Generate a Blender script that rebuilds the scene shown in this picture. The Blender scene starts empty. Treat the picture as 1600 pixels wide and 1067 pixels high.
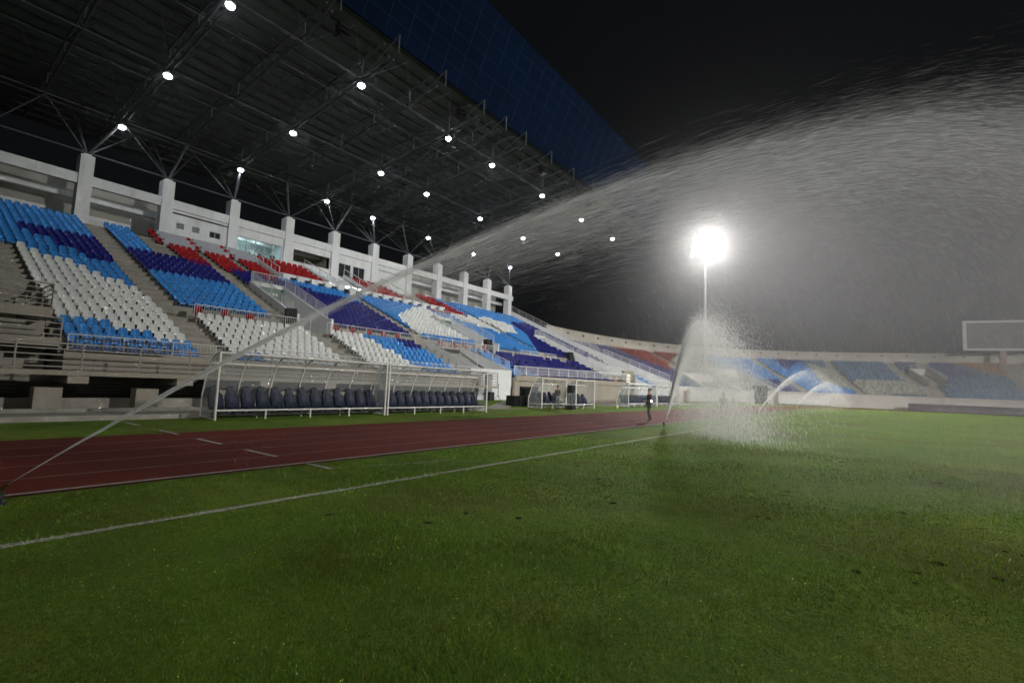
import bpy, bmesh, math, random
import numpy as np
from mathutils import Vector, Matrix
random.seed(7); RNG = np.random.default_rng(11)
SC = bpy.context.scene; COL = SC.collection
# ------------------------------------------------------------------ camera, world, exposure
RIGHT = Vector((0.59562, -0.80293, -0.02237)); UPV = Vector((-0.05437, -0.06811, 0.99619)); FWD = Vector((0.80143, 0.59216, 0.08423))
CAMPOS = Vector((0.0, 0.0, 1.6))
def setup_camera():
    W, H, f, cx, cy = 1600., 1067., 770., 800., 533.5
    vp = Vector((570., 91.5, f)); hd = Vector((1., .04, 0.))
    X = vp.normalized(); up = vp.cross(hd).normalized()
    if up.y > 0: up = -up
    Y = up.cross(X)
    up = X.cross(Y)
    Y = -(X.cross(up))
    R = Matrix((X, Y, up))                     # world = R @ (right, down, forward)
    right, down, fwd = R.col[0], R.col[1], R.col[2]
    m = Matrix((right, -down, -fwd)).transposed().to_4x4(); m.translation = CAMPOS
    cam = bpy.data.cameras.new("camera"); cam.sensor_width = 36.; cam.lens = f/W*36.; cam.clip_start = .05; cam.clip_end = 3000.
    o = bpy.data.objects.new("camera", cam); o.matrix_world = m; COL.objects.link(o); SC.camera = o
    return R
RCAM = np.array(setup_camera())
def project(p):
    c = (np.asarray(p, float) - np.array(CAMPOS)) @ RCAM
    return 800 + 770*c[..., 0]/c[..., 2], 533.5 + 770*c[..., 1]/c[..., 2], c[..., 2]
world = bpy.data.worlds.new("World"); SC.world = world; world.use_nodes = True
bg = world.node_tree.nodes["Background"]; bg.inputs[0].default_value = (.75, .85, 1., 1); bg.inputs[1].default_value = .004
vs = SC.view_settings; vs.view_transform = 'Standard'; vs.look = 'None'; vs.gamma = 1.; vs.exposure = 0.
SC.cycles.use_denoising = True; SC.cycles.max_bounces = 6; SC.cycles.transparent_max_bounces = 16
SC.cycles.diffuse_bounces = 3; SC.cycles.glossy_bounces = 2; SC.cycles.transmission_bounces = 4; SC.cycles.volume_bounces = 0
SC.cycles.sample_clamp_indirect = 3.; SC.cycles.use_adaptive_sampling = True; SC.cycles.adaptive_threshold = .04; SC.cycles.adaptive_min_samples = 20
ROOF_W, MAST_W = 310., 78000.

# ------------------------------------------------------------------ materials
MATS = {}
def mat(name, col, rough=.6, spec=.4, var=.12, scale=3., bump=0., metallic=0., emis=None, dirt=None, bscale=None):
    if name in MATS: return MATS[name]
    m = bpy.data.materials.new(name); m.use_nodes = True; nt = m.node_tree; N = nt.nodes; L = nt.links
    b = N["Principled BSDF"]; b.inputs["Roughness"].default_value = rough; b.inputs["Specular IOR Level"].default_value = spec
    b.inputs["Metallic"].default_value = metallic
    tc = N.new("ShaderNodeTexCoord"); no = N.new("ShaderNodeTexNoise"); no.inputs["Scale"].default_value = scale; no.inputs["Detail"].default_value = 5.
    L.new(tc.outputs["Object"], no.inputs["Vector"])
    rp = N.new("ShaderNodeValToRGB"); a = [max(0, c*(1-var)) for c in col]; z = [min(1, c*(1+var)) for c in col]
    rp.color_ramp.elements[0].position = .3; rp.color_ramp.elements[0].color = (*a, 1); rp.color_ramp.elements[1].position = .7; rp.color_ramp.elements[1].color = (*z, 1)
    L.new(no.outputs["Fac"], rp.inputs["Fac"]); out = rp.outputs["Color"]
    if dirt:
        n2 = N.new("ShaderNodeTexNoise"); n2.inputs["Scale"].default_value = dirt[1]; n2.inputs["Detail"].default_value = 8.; n2.inputs["Roughness"].default_value = .7
        if len(dirt) > 3:
            mp = N.new("ShaderNodeMapping"); mp.inputs["Scale"].default_value = dirt[3]; L.new(tc.outputs["Object"], mp.inputs[0]); L.new(mp.outputs[0], n2.inputs["Vector"])
        else: L.new(tc.outputs["Object"], n2.inputs["Vector"])
        r2 = N.new("ShaderNodeMapRange"); r2.inputs[1].default_value = .5; r2.inputs[2].default_value = .75; r2.inputs[4].default_value = dirt[2]
        L.new(n2.outputs["Fac"], r2.inputs[0]); mx = N.new("ShaderNodeMix"); mx.data_type = 'RGBA'
        L.new(r2.outputs[0], mx.inputs["Factor"]); L.new(out, mx.inputs["A"]); mx.inputs["B"].default_value = (*dirt[0], 1); out = mx.outputs["Result"]
    L.new(out, b.inputs["Base Color"])
    if bump:
        bp = N.new("ShaderNodeBump"); bp.inputs["Strength"].default_value = bump; bp.inputs["Distance"].default_value = .02
        n3 = N.new("ShaderNodeTexNoise"); n3.inputs["Scale"].default_value = bscale or scale*8; n3.inputs["Detail"].default_value = 4.
        L.new(tc.outputs["Object"], n3.inputs["Vector"]); L.new(n3.outputs["Fac"], bp.inputs["Height"]); L.new(bp.outputs["Normal"], b.inputs["Normal"])
    if emis:
        b.inputs["Emission Color"].default_value = (*emis[0], 1); b.inputs["Emission Strength"].default_value = emis[1]
    MATS[name] = m; return m
M_CONC = mat("raw_concrete", (.30, .285, .25), .85, .2, .15, 1.2, .3, dirt=((.12, .115, .1), .7, .6))
M_STEP = mat("terrace_concrete", (.26, .25, .215), .85, .2, .15, 1.5, .3, dirt=((.12, .11, .1), .6, .6))
M_BEIGE = mat("beige_painted_concrete", (.31, .282, .228), .8, .25, .08, .8, .15, dirt=((.22, .19, .15), 1.2, .6, (1, 1, .2)))
M_WHITE = mat("white_painted_wall", (.66, .675, .68), .75, .25, .04, .6, .1, dirt=((.40, .40, .375), 1.6, .6, (1, 1, .13)))
M_GREYW = mat("grey_concourse_wall", (.30, .29, .26), .8, .2, .08, .6)
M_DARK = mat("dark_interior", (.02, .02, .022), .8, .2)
M_DESK = mat("grey_laminate", (.33, .34, .38), .6, .3, .05)
M_STEEL = mat("painted_steel", (.40, .41, .43), .5, .4, .06)
M_TRUSS = mat("grey_truss_paint", (.055, .06, .066), .55, .35, .1)
M_RAIL = mat("white_rail_paint", (.56, .56, .54), .45, .45, .08)
M_RAILB = mat("brown_grey_rail_paint", (.30, .27, .25), .5, .4, .1)
M_ROOF = mat("roof_sheet", (.10, .11, .113), .65, .3, .1, .4)
M_PURLIN = mat("roof_purlin", (.055, .06, .065), .7, .3)
M_BLACK = mat("black_plastic", (.012, .012, .013), .5, .4)
M_FRAME = mat("dugout_frame_paint", (.62, .60, .56), .4, .5, .06)
M_DSEAT = mat("dark_navy_seat", (.016, .022, .04), .5, .3, .2)
M_RED = mat("red_seat_plastic", (.27, .005, .007), .35, .15, .1)
M_WSEAT = mat("white_seat_plastic", (.62, .64, .62), .2, .5, .06)
M_LB = mat("light_blue_seat_plastic", (.028, .20, .54), .3, .3, .1)
M_NAVY = mat("navy_seat_plastic", (.004, .006, .135), .3, .25, .12)
M_ORANGE = mat("orange_seat_plastic", (.30, .17, .06), .3, .5, .12)
M_SLATE = mat("haze_greyed_blue_seat_plastic", (.105, .175, .27), .22, .6, .15)  # end stand blue, greyed so the colour itself carries the haze
M_HAZED_RED = mat("haze_dulled_red_seat_plastic", (.24, .055, .04), .3, .5, .15)  # end stand red with the haze put into its base colour
M_LAV = mat("dull_violet_seat_plastic", (.10, .10, .21), .24, .5, .15)  # a dull, greyish violet
M_SKIN = mat("skin", (.30, .16, .10), .6, .3)
M_LAMP = mat("lamp_glass_lit", (.9, .9, .9), .5, .2, emis=((.86, .92, 1.), 40.))
M_TUBE = mat("fluorescent_tube_lit", (.9, .9, .9), .5, .2, emis=((.9, .97, 1.), 6.))
M_FLOOD = mat("floodlight_lens_lit", (.9, .9, .9), .5, .2, emis=((1., .95, .86), 160.))
for _m in (M_LAMP, M_TUBE, M_FLOOD): _m.cycles.emission_sampling = 'NONE'
def plain(name, col, rough=.7): return mat(name, col, rough, .3, .1, 8.)
def glassy(name, tint, fac, rough=.1):
    m = bpy.data.materials.new(name); m.use_nodes = True; nt = m.node_tree; N = nt.nodes; L = nt.links
    for n in list(N):
        if n.type != 'OUTPUT_MATERIAL': N.remove(n)
    t = N.new("ShaderNodeBsdfTransparent"); t.inputs[0].default_value = (*tint, 1)
    p = N.new("ShaderNodeBsdfPrincipled"); p.inputs["Base Color"].default_value = (.5, .52, .53, 1); p.inputs["Roughness"].default_value = rough
    no = N.new("ShaderNodeTexNoise"); no.inputs["Scale"].default_value = 1.6; no.inputs["Detail"].default_value = 6.
    mr = N.new("ShaderNodeMapRange"); mr.inputs[3].default_value = fac*.6; mr.inputs[4].default_value = fac*1.4; L.new(no.outputs[0], mr.inputs[0])
    mx = N.new("ShaderNodeMixShader"); L.new(mr.outputs[0], mx.inputs[0]); L.new(t.outputs[0], mx.inputs[1]); L.new(p.outputs[0], mx.inputs[2])
    L.new(mx.outputs[0], N["Material Output"].inputs[0]); return m
M_POLY = glassy("clear_polycarbonate", (.88, .9, .92), .26)
M_GLASS = glassy("window_glass", (.8, .86, .86), .10)
M_WINDARK = mat("dark_window_glass", (.03, .035, .04), .08, .6)

# ------------------------------------------------------------------ mesh helpers
class MB:
    def __init__(s): s.v = []; s.f = []; s.m = []; s.mi = 0
    def quad(s, *p):
        n = len(s.v); s.v += [tuple(q) for q in p]; s.f.append(tuple(range(n, n+len(p)))); s.m.append(s.mi); return s
    def box(s, x0, x1, y0, y1, z0, z1):
        n = len(s.v); s.v += [(x, y, z) for z in (z0, z1) for y in (y0, y1) for x in (x0, x1)]
        for f in ((0, 2, 3, 1), (4, 5, 7, 6), (0, 1, 5, 4), (2, 6, 7, 3), (0, 4, 6, 2), (1, 3, 7, 5)): s.f.append(tuple(n+i for i in f)); s.m.append(s.mi)
        return s
    def tube(s, a, b, r, n=6, r2=None):
        a = Vector(a); b = Vector(b); d = (b-a)
        if d.length < 1e-6: return s
        d.normalize(); u = d.orthogonal().normalized() if abs(d.z) > .99 else d.cross(Vector((0, 0, 1))).normalized(); w = d.cross(u)
        k = len(s.v); r2 = r if r2 is None else r2
        for p, rr in ((a, r), (b, r2)):
            for i in range(n):
                t = 2*math.pi*(i+.5)/n; s.v.append(tuple(p+u*math.cos(t)*rr+w*math.sin(t)*rr))
        for i in range(n):
            j = (i+1) % n; s.f.append((k+i, k+j, k+n+j, k+n+i)); s.m.append(s.mi)
        s.f.append(tuple(k+i for i in range(n))[::-1]); s.m.append(s.mi); s.f.append(tuple(k+n+i for i in range(n))); s.m.append(s.mi)
        return s
    def path(s, pts, r, n=6):
        for a, b in zip(pts, pts[1:]): s.tube(a, b, r, n)
        return s
    def prism(s, poly, axis, a, b):
        """extrude a 2-D polygon along an axis; poly gives the other two coordinates"""
        P = {'x': lambda q, t: (t, q[0], q[1]), 'y': lambda q, t: (q[0], t, q[1]), 'z': lambda q, t: (q[0], q[1], t)}[axis]
        n = len(s.v); k = len(poly); s.v += [P(q, a) for q in poly]+[P(q, b) for q in poly]
        for i in range(k):
            j = (i+1) % k; s.f.append((n+i, n+j, n+k+j, n+k+i)); s.m.append(s.mi)
        s.f.append(tuple(n+i for i in range(k))[::-1]); s.m.append(s.mi); s.f.append(tuple(n+k+i for i in range(k))); s.m.append(s.mi); return s
    def lathe(s, prof, c=(0, 0, 0), n=12):
        k = len(s.v)
        for r, z in prof:
            for i in range(n): t = 2*math.pi*i/n; s.v.append((c[0]+r*math.cos(t), c[1]+r*math.sin(t), c[2]+z))
        for q in range(len(prof)-1):
            for i in range(n):
                j = (i+1) % n; s.f.append((k+q*n+i, k+q*n+j, k+(q+1)*n+j, k+(q+1)*n+i)); s.m.append(s.mi)
        s.f.append(tuple(k+i for i in range(n))[::-1]); s.m.append(s.mi)
        s.f.append(tuple(k+(len(prof)-1)*n+i for i in range(n))); s.m.append(s.mi); return s
    def build(s, name, mats, parent=None, smooth=False, loc=None):
        me = bpy.data.meshes.new(name); me.from_pydata(s.v, [], s.f)
        for m in (mats if isinstance(mats, (list, tuple)) else [mats]): me.materials.append(m)
        me.polygons.foreach_set("material_index", s.m)
        if smooth: me.polygons.foreach_set("use_smooth", [True]*len(s.f))
        me.update()
        bm = bmesh.new(); bm.from_mesh(me); bmesh.ops.recalc_face_normals(bm, faces=bm.faces); bm.to_mesh(me); bm.free()
        o = bpy.data.objects.new(name, me); COL.objects.link(o)
        if parent: o.parent = parent
        if loc: o.location = loc
        return o
def np_mesh(name, V, F, mats, mi=None, parent=None, smooth=False):
    V = np.asarray(V, np.float32); F = np.asarray(F, np.int32); k = F.shape[1]
    me = bpy.data.meshes.new(name); me.vertices.add(len(V)); me.vertices.foreach_set("co", V.ravel())
    me.loops.add(F.size); me.loops.foreach_set("vertex_index", F.ravel())
    me.polygons.add(len(F)); me.polygons.foreach_set("loop_start", np.arange(0, F.size, k, dtype=np.int32))
    me.polygons.foreach_set("loop_total", np.full(len(F), k, np.int32))
    for m in mats: me.materials.append(m)
    if mi is not None: me.polygons.foreach_set("material_index", np.asarray(mi, np.int32))
    if smooth: me.polygons.foreach_set("use_smooth", np.ones(len(F), bool))
    me.update(calc_edges=True); me.validate()
    o = bpy.data.objects.new(name, me); COL.objects.link(o)
    if parent: o.parent = parent
    return o
def tag(o, label=None, cat=None, group=None, kind=None):
    for k, v in (("label", label), ("category", cat), ("group", group), ("kind", kind)):
        if v: o[k] = v
    return o
def thing(name, label, cat, loc=(0, 0, 0), group=None, rz=0):
    o = bpy.data.objects.new(name, None); COL.objects.link(o); o.location = loc; o.rotation_euler = (0, 0, rz); o.empty_display_size = .2
    return tag(o, label, cat, group)
def copy_tree(o, parent=None):
    c = o.copy(); COL.objects.link(c)
    if parent: c.parent = parent
    for ch in o.children: copy_tree(ch, c)
    return c
def inpoly(x, y, poly):
    x = np.asarray(x); y = np.asarray(y); r = np.zeros(x.shape, bool); n = len(poly)
    for i in range(n):
        x0, y0 = poly[i]; x1, y1 = poly[(i+1) % n]
        if y0 == y1: continue
        c = ((y0 > y) != (y1 > y)) & (x < (x1-x0)*(y-y0)/(y1-y0)+x0); r ^= c
    return r
ORD = "first second third fourth fifth sixth seventh eighth ninth tenth eleventh twelfth thirteenth fourteenth fifteenth sixteenth seventeenth eighteenth nineteenth twentieth".split()

# ------------------------------------------------------------------ ground, track, lines
def ground_material():
    m = bpy.data.materials.new("pitch_turf"); m.use_nodes = True; nt = m.node_tree; N = nt.nodes; L = nt.links; b = N["Principled BSDF"]
    b.inputs["Roughness"].default_value = .8; b.inputs["Specular IOR Level"].default_value = .08
    tc = N.new("ShaderNodeTexCoord")
    def noise(sc, det=5., rgh=.6, stretch=None):
        n = N.new("ShaderNodeTexNoise"); n.inputs["Scale"].default_value = sc; n.inputs["Detail"].default_value = det; n.inputs["Roughness"].default_value = rgh
        if stretch:
            mp = N.new("ShaderNodeMapping"); mp.inputs["Scale"].default_value = stretch; L.new(tc.outputs["Object"], mp.inputs[0]); L.new(mp.outputs[0], n.inputs["Vector"])
        else: L.new(tc.outputs["Object"], n.inputs["Vector"])
        return n.outputs["Fac"]
    def ramp(fac, stops):
        r = N.new("ShaderNodeValToRGB"); e = r.color_ramp.elements
        while len(e) < len(stops): e.new(.5)
        for i, (p, c) in enumerate(stops): e[i].position = p; e[i].color = (*c, 1) if len(c) == 3 else c
        L.new(fac, r.inputs["Fac"]); return r.outputs["Color"]
    def mix(f, a, bb, typ='MIX'):
        x = N.new("ShaderNodeMix"); x.data_type = 'RGBA'; x.blend_type = typ
        if isinstance(f, float): x.inputs["Factor"].default_value = f
        else: L.new(f, x.inputs["Factor"])
        L.new(a, x.inputs["A"])
        if isinstance(bb, tuple): x.inputs["B"].default_value = (*bb, 1)
        else: L.new(bb, x.inputs["B"])
        return x.outputs["Result"]
    base = ramp(noise(.35, 6.), [(.3, (.10, .185, .018)), (.5, (.148, .245, .027)), (.7, (.20, .27, .038))])
    fine = ramp(noise(22., 6., .75), [(.25, (.45, .45, .45)), (.5, (1, 1, 1)), (.8, (1.5, 1.5, 1.3))])
    c = mix(.85, base, fine, 'MULTIPLY')
    mid = ramp(noise(3.2, 6., .7, (1., .55, 1.)), [(.3, (.62, .66, .6)), (.55, (1, 1, 1)), (.75, (1.25, 1.18, 1.05))])
    c = mix(.8, c, mid, 'MULTIPLY')
    worn = ramp(noise(.22, 7., .62, (1., .7, 1.)), [(.5, (0, 0, 0)), (.68, (.75, .75, .75))])
    wcol = N.new("ShaderNodeRGB"); wcol.outputs[0].default_value = (.115, .085, .03, 1)
    c = mix(worn, c, wcol.outputs[0])
    div = ramp(noise(1.1, 9., .78, (.6, 1., 1.)), [(.655, (0, 0, 0)), (.70, (.85, .85, .85))])
    c = mix(div, c, (.018, .016, .008))
    L.new(c, b.inputs["Base Color"])
    bp = N.new("ShaderNodeBump"); bp.inputs["Strength"].default_value = .9; bp.inputs["Distance"].default_value = .05
    L.new(noise(30., 6., .8), bp.inputs["Height"]); L.new(bp.outputs[0], b.inputs["Normal"])
    return m
M_TURF = ground_material()
def simple_strip(name, polys, m, kind="structure"):
    b = MB()
    for p in polys: b.quad(*p)
    return tag(b.build(name, m), kind=kind)
simple_strip("ground", [[(-400, -500, 0), (600, -500, 0), (600, 400, 0), (-400, 400, 0)]], M_TURF)
M_TRACK = mat("red_track_rubber", (.135, .024, .0135), .8, .12, .14, .5, .5, dirt=((.07, .02, .02), .4, .55), bscale=120.)
M_LINE = mat("worn_white_line", (.40, .38, .34), .8, .2, .25, 4.)
M_TLINE = mat("chalk_line_in_grass", (.36, .38, .30), .8, .2, .4, 20.)
M_LANE = mat("faded_lane_line", (.23, .14, .11), .7, .2, .3, 3.)
CBX, CBY = 75., -28.2
def oval(r, n=64, x0=-60.):
    """right half of the oval at a radius: straight on +Y side, bend, straight back"""
    pts = [(x0, CBY+r)]
    for i in range(n+1):
        t = math.pi/2-math.pi*i/n; pts.append((CBX+r*math.cos(t), CBY+r*math.sin(t)))
    pts.append((x0, CBY-r)); return pts
def ring(r0, r1, z, n=64, x0=-60.):
    a, b = oval(r0, n, x0), oval(r1, n, x0); return [[(*a[i], z), (*a[i+1], z), (*b[i+1], z), (*b[i], z)] for i in range(len(a)-1)]
R0, R1 = 8.5-CBY, 14.95-CBY
simple_strip("running_track", ring(R0, R1, .004), M_TRACK)
lanes = []
for k in range(1, 5): lanes += ring(R0+1.22*k+.03, R0+1.22*k+.08, .008)
simple_strip("lane_lines", lanes, M_LANE)
simple_strip("track_kerb", ring(R0-.12, R0-.02, .05)+ring(R0-.12, R0-.12+1e-3, .05), mat("kerb_white", (.30, .25, .23), .7, .3, .2, 2.))
marks = []
for y0, y1 in ((8.52, 7.75), (10.88, 9.62), (13.3, 12.02), (15.75, 14.5), (18.6, 17.2)):
    marks.append([(5.28-.05, y1, .012), (5.28+.05, y1, .012), (5.28+.05, y0, .012), (5.28-.05, y0, .012)])
for x, y0, y1 in ((30.3, 13.9, 14.9), (30.8, 11.0, 12.0), (33.5, 9.0, 10.6), (26.5, 14., 15.5)):
    marks.append([(x-.06, y0, .012), (x+.06, y0, .012), (x+.06, y1, .012), (x-.06, y1, .012)])
simple_strip("track_marks", marks, M_LINE)
def touchline():
    b = MB(); n = 240; xs = np.linspace(-22, 85.5, n); rr = np.random.default_rng(3)
    off = np.convolve(rr.normal(0, .03, n+8), np.ones(5)/5, 'same')[4:4+n]
    w0 = .055+rr.normal(0, .012, n); w1 = .055+rr.normal(0, .012, n)
    for i in range(n-1): b.quad((xs[i], 6.26+off[i]-w0[i], .005), (xs[i+1], 6.26+off[i+1]-w0[i+1], .005), (xs[i+1], 6.26+off[i+1]+w1[i+1], .005), (xs[i], 6.26+off[i]+w1[i], .005))
    b.quad((85.45, -61, .005), (85.55, -61, .005), (85.55, 6.2, .005), (85.45, 6.2, .005))
    # technical area arc near the marks
    pts = [(5.9+1.9*(i/12.), 7.75-.32*math.sin(i/12.*2.2)-.25*i/12., .006) for i in range(13)]
    for a, c in zip(pts, pts[1:]): b.quad((a[0], a[1]-.02, a[2]), (c[0], c[1]-.02, c[2]), (c[0], c[1]+.02, c[2]), (a[0], a[1]+.02, a[2]))
    tag(b.build("touchline", M_TLINE), kind="structure")
touchline()
# concrete apron behind the dugouts, rising towards the stand; grass bank beside the tunnel
simple_strip("concrete_apron", [[(-40, 19.7, .006), (24.5, 19.7, .006), (24.5, 30, .006), (-40, 30, .006)], [(43., 19.9, .006), (72, 19.9, .006), (72, 27, .006), (43., 27, .006)]], M_CONC)
simple_strip("apron_kerb", [[(-40, 19.55, .16), (24, 19.55, .16), (24, 19.7, .16), (-40, 19.7, .16)], [(-40, 19.55, 0), (24, 19.55, 0), (24, 19.55, .16), (-40, 19.55, .16)]], M_CONC)
simple_strip("grass_bank", [[(24.5, 19.6, .004), (43, 19.6, .004), (43, 27.5, .42), (24.5, 27.5, .42)]], M_TURF)
simple_strip("path", [[(24.6, 20.3, .06), (27.0, 20.1, .05), (36.5, 26.0, .36), (34.6, 26.0, .36)], [(24.6, 19.62, .016), (29, 19.62, .016), (29, 19.95, .034), (24.6, 19.95, .034)]], M_CONC)

# ------------------------------------------------------------------ grandstand
YL = lambda r: 25.95+.85*r; ZL = lambda r: 2.1+.385*r
YU = lambda k: 34.5+.88*k;  ZU = lambda k: 5.6+.389*k
NU = 21; XW, XE = -20., 72.
stand = thing("grandstand", "long roofed grandstand with white columns and tiered seats behind the dugouts", "grandstand")
VOMS = [(19.5, 22.2), (40.6, 43.3), (61.8, 64.5)]
def in_vom(x0, x1): return any(a < x1 and x0 < b for a, b in VOMS)
def terrace():
    b = MB()
    # lower tier in three runs, left out where the stair wells cut it
    for (xa, xb) in ((5.1, 30.6), (35.2, 57.4), (60.5, XE)):
        for r in range(7):
            dy = .13*0; b.box(xa, xb, YL(r)-.12, YL(r)+.73 if r < 6 else 32.0, 1.3, ZL(r))
    b.box(XW, XE, 32.0, 34.12, 1.3, 4.75)                                 # cross aisle
    xs = [XW]+[v for q in VOMS for v in q]+[XE]
    for k in range(NU):
        y0, y1 = YU(k)-.38, YU(k)+.5 if k < NU-1 else 58.
        if y0 < 41.2:
            for i in range(0, len(xs), 2): b.box(xs[i], xs[i+1], y0, y1, ZU(k)-.9, ZU(k))
        else: b.box(XW, XE, y0, y1, ZU(k)-.9, ZU(k))
    b.box(5.1, 10.4, 32.86, 34.115, 4.6, 5.17)
    b.build("terrace", M_STEP, stand)
    # stair flights in the aisles: half-height steps
    for (xa, xb) in ((10.42, 11.62), (31.1, 32.2), (17.75, 18.9), (52.6, 53.7), (3.8, 5.0)):
        st = MB()
        for k in range(NU-1):
            if xa == 17.75 and k > 12: break
            st.box(xa, xb, YU(k)+.06, YU(k)+.5, ZU(k), ZU(k)+.195)
        if st.v: st.build("aisle_steps", M_CONC, stand)
        st = MB()
        for r in range(6):
            if xa in (10.42, 52.6) or (xa == 17.75): st.box(xa+(1.0 if xa == 17.75 else 0), xb+(1.0 if xa == 17.75 else 0), YL(r)+.3, YL(r)+.73, ZL(r), ZL(r)+.19)
        if st.v: st.build("aisle_steps", M_CONC, stand)
terrace()
COLX = [10.6+5.98*k for k in range(-5, 11)]
for x in COLX:
    c = MB().box(x-.47, x+.47, 53.0, 54.1, 12.9, 19.45)
    c.box(x-.28, x+.28, 53.2, 53.9, 19.45, 19.62)
    c.build("column", M_WHITE, stand)
def back():
    b = MB()
    b.box(XW, XE-.5, 53.15, 53.6, 16.95, 17.8)           # ring beam between the columns
    b.build("ring_beam", M_WHITE, stand); MB().box(XW, XE-.5, 55.6, 56.1, 16.25, 16.75).build("ring_beam", M_WHITE, stand)
    w = MB(); w.box(XW, XE-.5, 57.2, 57.5, 12.9, 18.2); w.build("concourse_wall", M_GREYW, stand)
    for x in COLX:
        if -2 < x < 12 or 50 < x < 68: MB().box(x+.9, x+4.4, 57.0, 57.195, 12.9, 15.35).build("concourse_panel", M_WHITE, stand)
back()
def rooms():
    """white box wall of the press rooms, bay by bay, with its openings"""
    def bay(i): return 10.6+5.98*i+.47, 10.6+5.98*(i+1)-.47
    w = MB(); z0, z1 = 13.3, 16.95; y0, y1 = 53.3, 53.55
    def wall(xa, xb, holes):
        xs = sorted({xa, xb, *[h[0] for h in holes], *[h[1] for h in holes]})
        for a, c in zip(xs, xs[1:]):
            hs = [h for h in holes if h[0] <= a and c <= h[1]]
            if not hs: w.box(a, c, y0, y1, z0, z1)
            else: h = hs[0]; w.box(a, c, y0, y1, z0, h[2]); w.box(a, c, y0, y1, h[3], z1)
    def window(x0, x1, za, zb, n, glass, pane_group=None):
        f = MB(); t = .05
        f.box(x0, x1, y0+.02, y0+.12, za, za+t); f.box(x0, x1, y0+.02, y0+.12, zb-t, zb)
        for k in range(n+1):
            xx = x0+(x1-x0-t)*k/n; f.box(xx, xx+t, y0+.022, y0+.118, za+t, zb-t)
        fr = f.build("window", M_STEEL, stand)
        MB().box(x0+t, x1-t, y0+.06, y0+.075, za+t, zb-t).build("pane", glass, fr)
    # bay 1: small high windows and a groove
    xa, xb = bay(1); hs = [(xa+.5, xa+1.15, 15.2, 15.75), (xa+1.85, xa+2.5, 15.2, 15.75), (xa+3.4, xa+4.45, 15.1, 15.75)]; wall(xa, xb, hs)
    for h in hs[:2]:
        lv = MB()
        for q in range(4): lv.box(h[0], h[1], y0+.05, y0+.15, h[2]+.14*q, h[2]+.14*q+.05)
        lv.build("louvre", M_STEEL, stand)
    window(*hs[2], 2, M_WINDARK)
    MB().box(xa, xb, y0-.03, y0-.002, 16.55, 16.68).build("wall_groove", M_DARK, stand)
    # bay 2: lit control room
    xa, xb = bay(2); h = (xa+.1, xb-.15, 13.95, 16.05); wall(xa, xb, [h]); window(*h, 5, M_GLASS)
    # bay 3: open balcony
    xa, xb = bay(3); wall(xa, xb, [(xa+.3, xb-.05, 14.75, 16.15)])
    # bay 4: two pairs of dark windows
    xa, xb = bay(4); hs = [(xa+.25, xa+2.0, 14.2, 15.9), (xa+2.35, xa+4.1, 14.2, 15.9)]; wall(xa, xb, hs)
    for h in hs: window(*h, 2, M_WINDARK)
    # bay 5: blank recessed panel
    xa, xb = bay(5); wall(xa, xb, []); MB().box(xa+.3, xb, y0-.03, y0-.002, 16.2, 16.28).build("wall_groove", M_DARK, stand)
    w.build("press_room_wall", M_WHITE, stand)
    # interiors
    r = MB(); x0, x1 = bay(2)[0]-.3, bay(2)[1]+.3
    r.box(x0, x1, 57.0, 57.15, 13.9, 16.7); r.box(x0, x1, 53.6, 57.0, 13.75, 13.9); r.box(x0, x1, 53.6, 57.0, 16.7, 16.8); r.box(x0-.1, x0, 53.6, 57, 13.9, 16.7); r.box(x1, x1+.1, 53.6, 57, 13.9, 16.7)
    r.box(x0+.8, x0+2.1, 56.7, 56.99, 13.9, 15.9); r.box(x0+3.3, x0+4.4, 56.7, 56.99, 13.9, 15.7)
    r.box(x0+.3, x1-.3, 53.9, 54.5, 14.55, 14.62)
    r.build("control_room", mat("room_paint", (.52, .60, .60), .7, .3, .05), stand)
    for dx in (.9, 3.0):
        MB().box(x0+dx, x0+dx+.9, 54.6, 55.0, 16.62, 16.69).build("ceiling_tube", M_TUBE, stand)
    for dx in (1.0, 2.6): MB().box(x0+dx, x0+dx+.6, 56.2, 56.5, 16.62, 16.69).build("ceiling_tube", M_TUBE, stand)
    for dx in (1.35, 3.45):
        ld = bpy.data.lights.new("control_room_light", 'AREA'); ld.energy = 50.; ld.shape = 'RECTANGLE'; ld.size = .9; ld.size_y = .4; ld.color = (.85, .97, 1.)
        lo = bpy.data.objects.new("control_room_light", ld); lo.location = (x0+dx, 54.8, 16.6); COL.objects.link(lo)
    m = MB(); m.box(x1-1.3, x1-.8, 54.0, 54.2, 14.62, 14.95); m.box(x1-2.6, x1-2.3, 54.0, 54.2, 14.62, 14.9); m.build("monitor", M_BLACK, stand)
    v = MB(); x0, x1 = bay(3)[0], bay(3)[1]; v.box(x0, x1, 56.8, 57.0, 13.9, 16.9); v.box(x0, x1, 53.6, 56.8, 13.8, 13.9); v.box(x0-.05, x0, 53.6, 56.8, 13.9, 16.9); v.box(x1, x1+.05, 53.6, 56.8, 13.9, 16.9); v.box(x0, x1, 53.6, 57., 16.9, 16.95)
    v.build("balcony_room", mat("balcony_room_paint", (.40, .39, .35), .8, .2, .06), stand)
    MB().box(x0+.35, x0+1.3, 56.5, 56.78, 14.3, 15.3).build("balcony_screen", M_WHITE, stand)
rooms()

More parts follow.
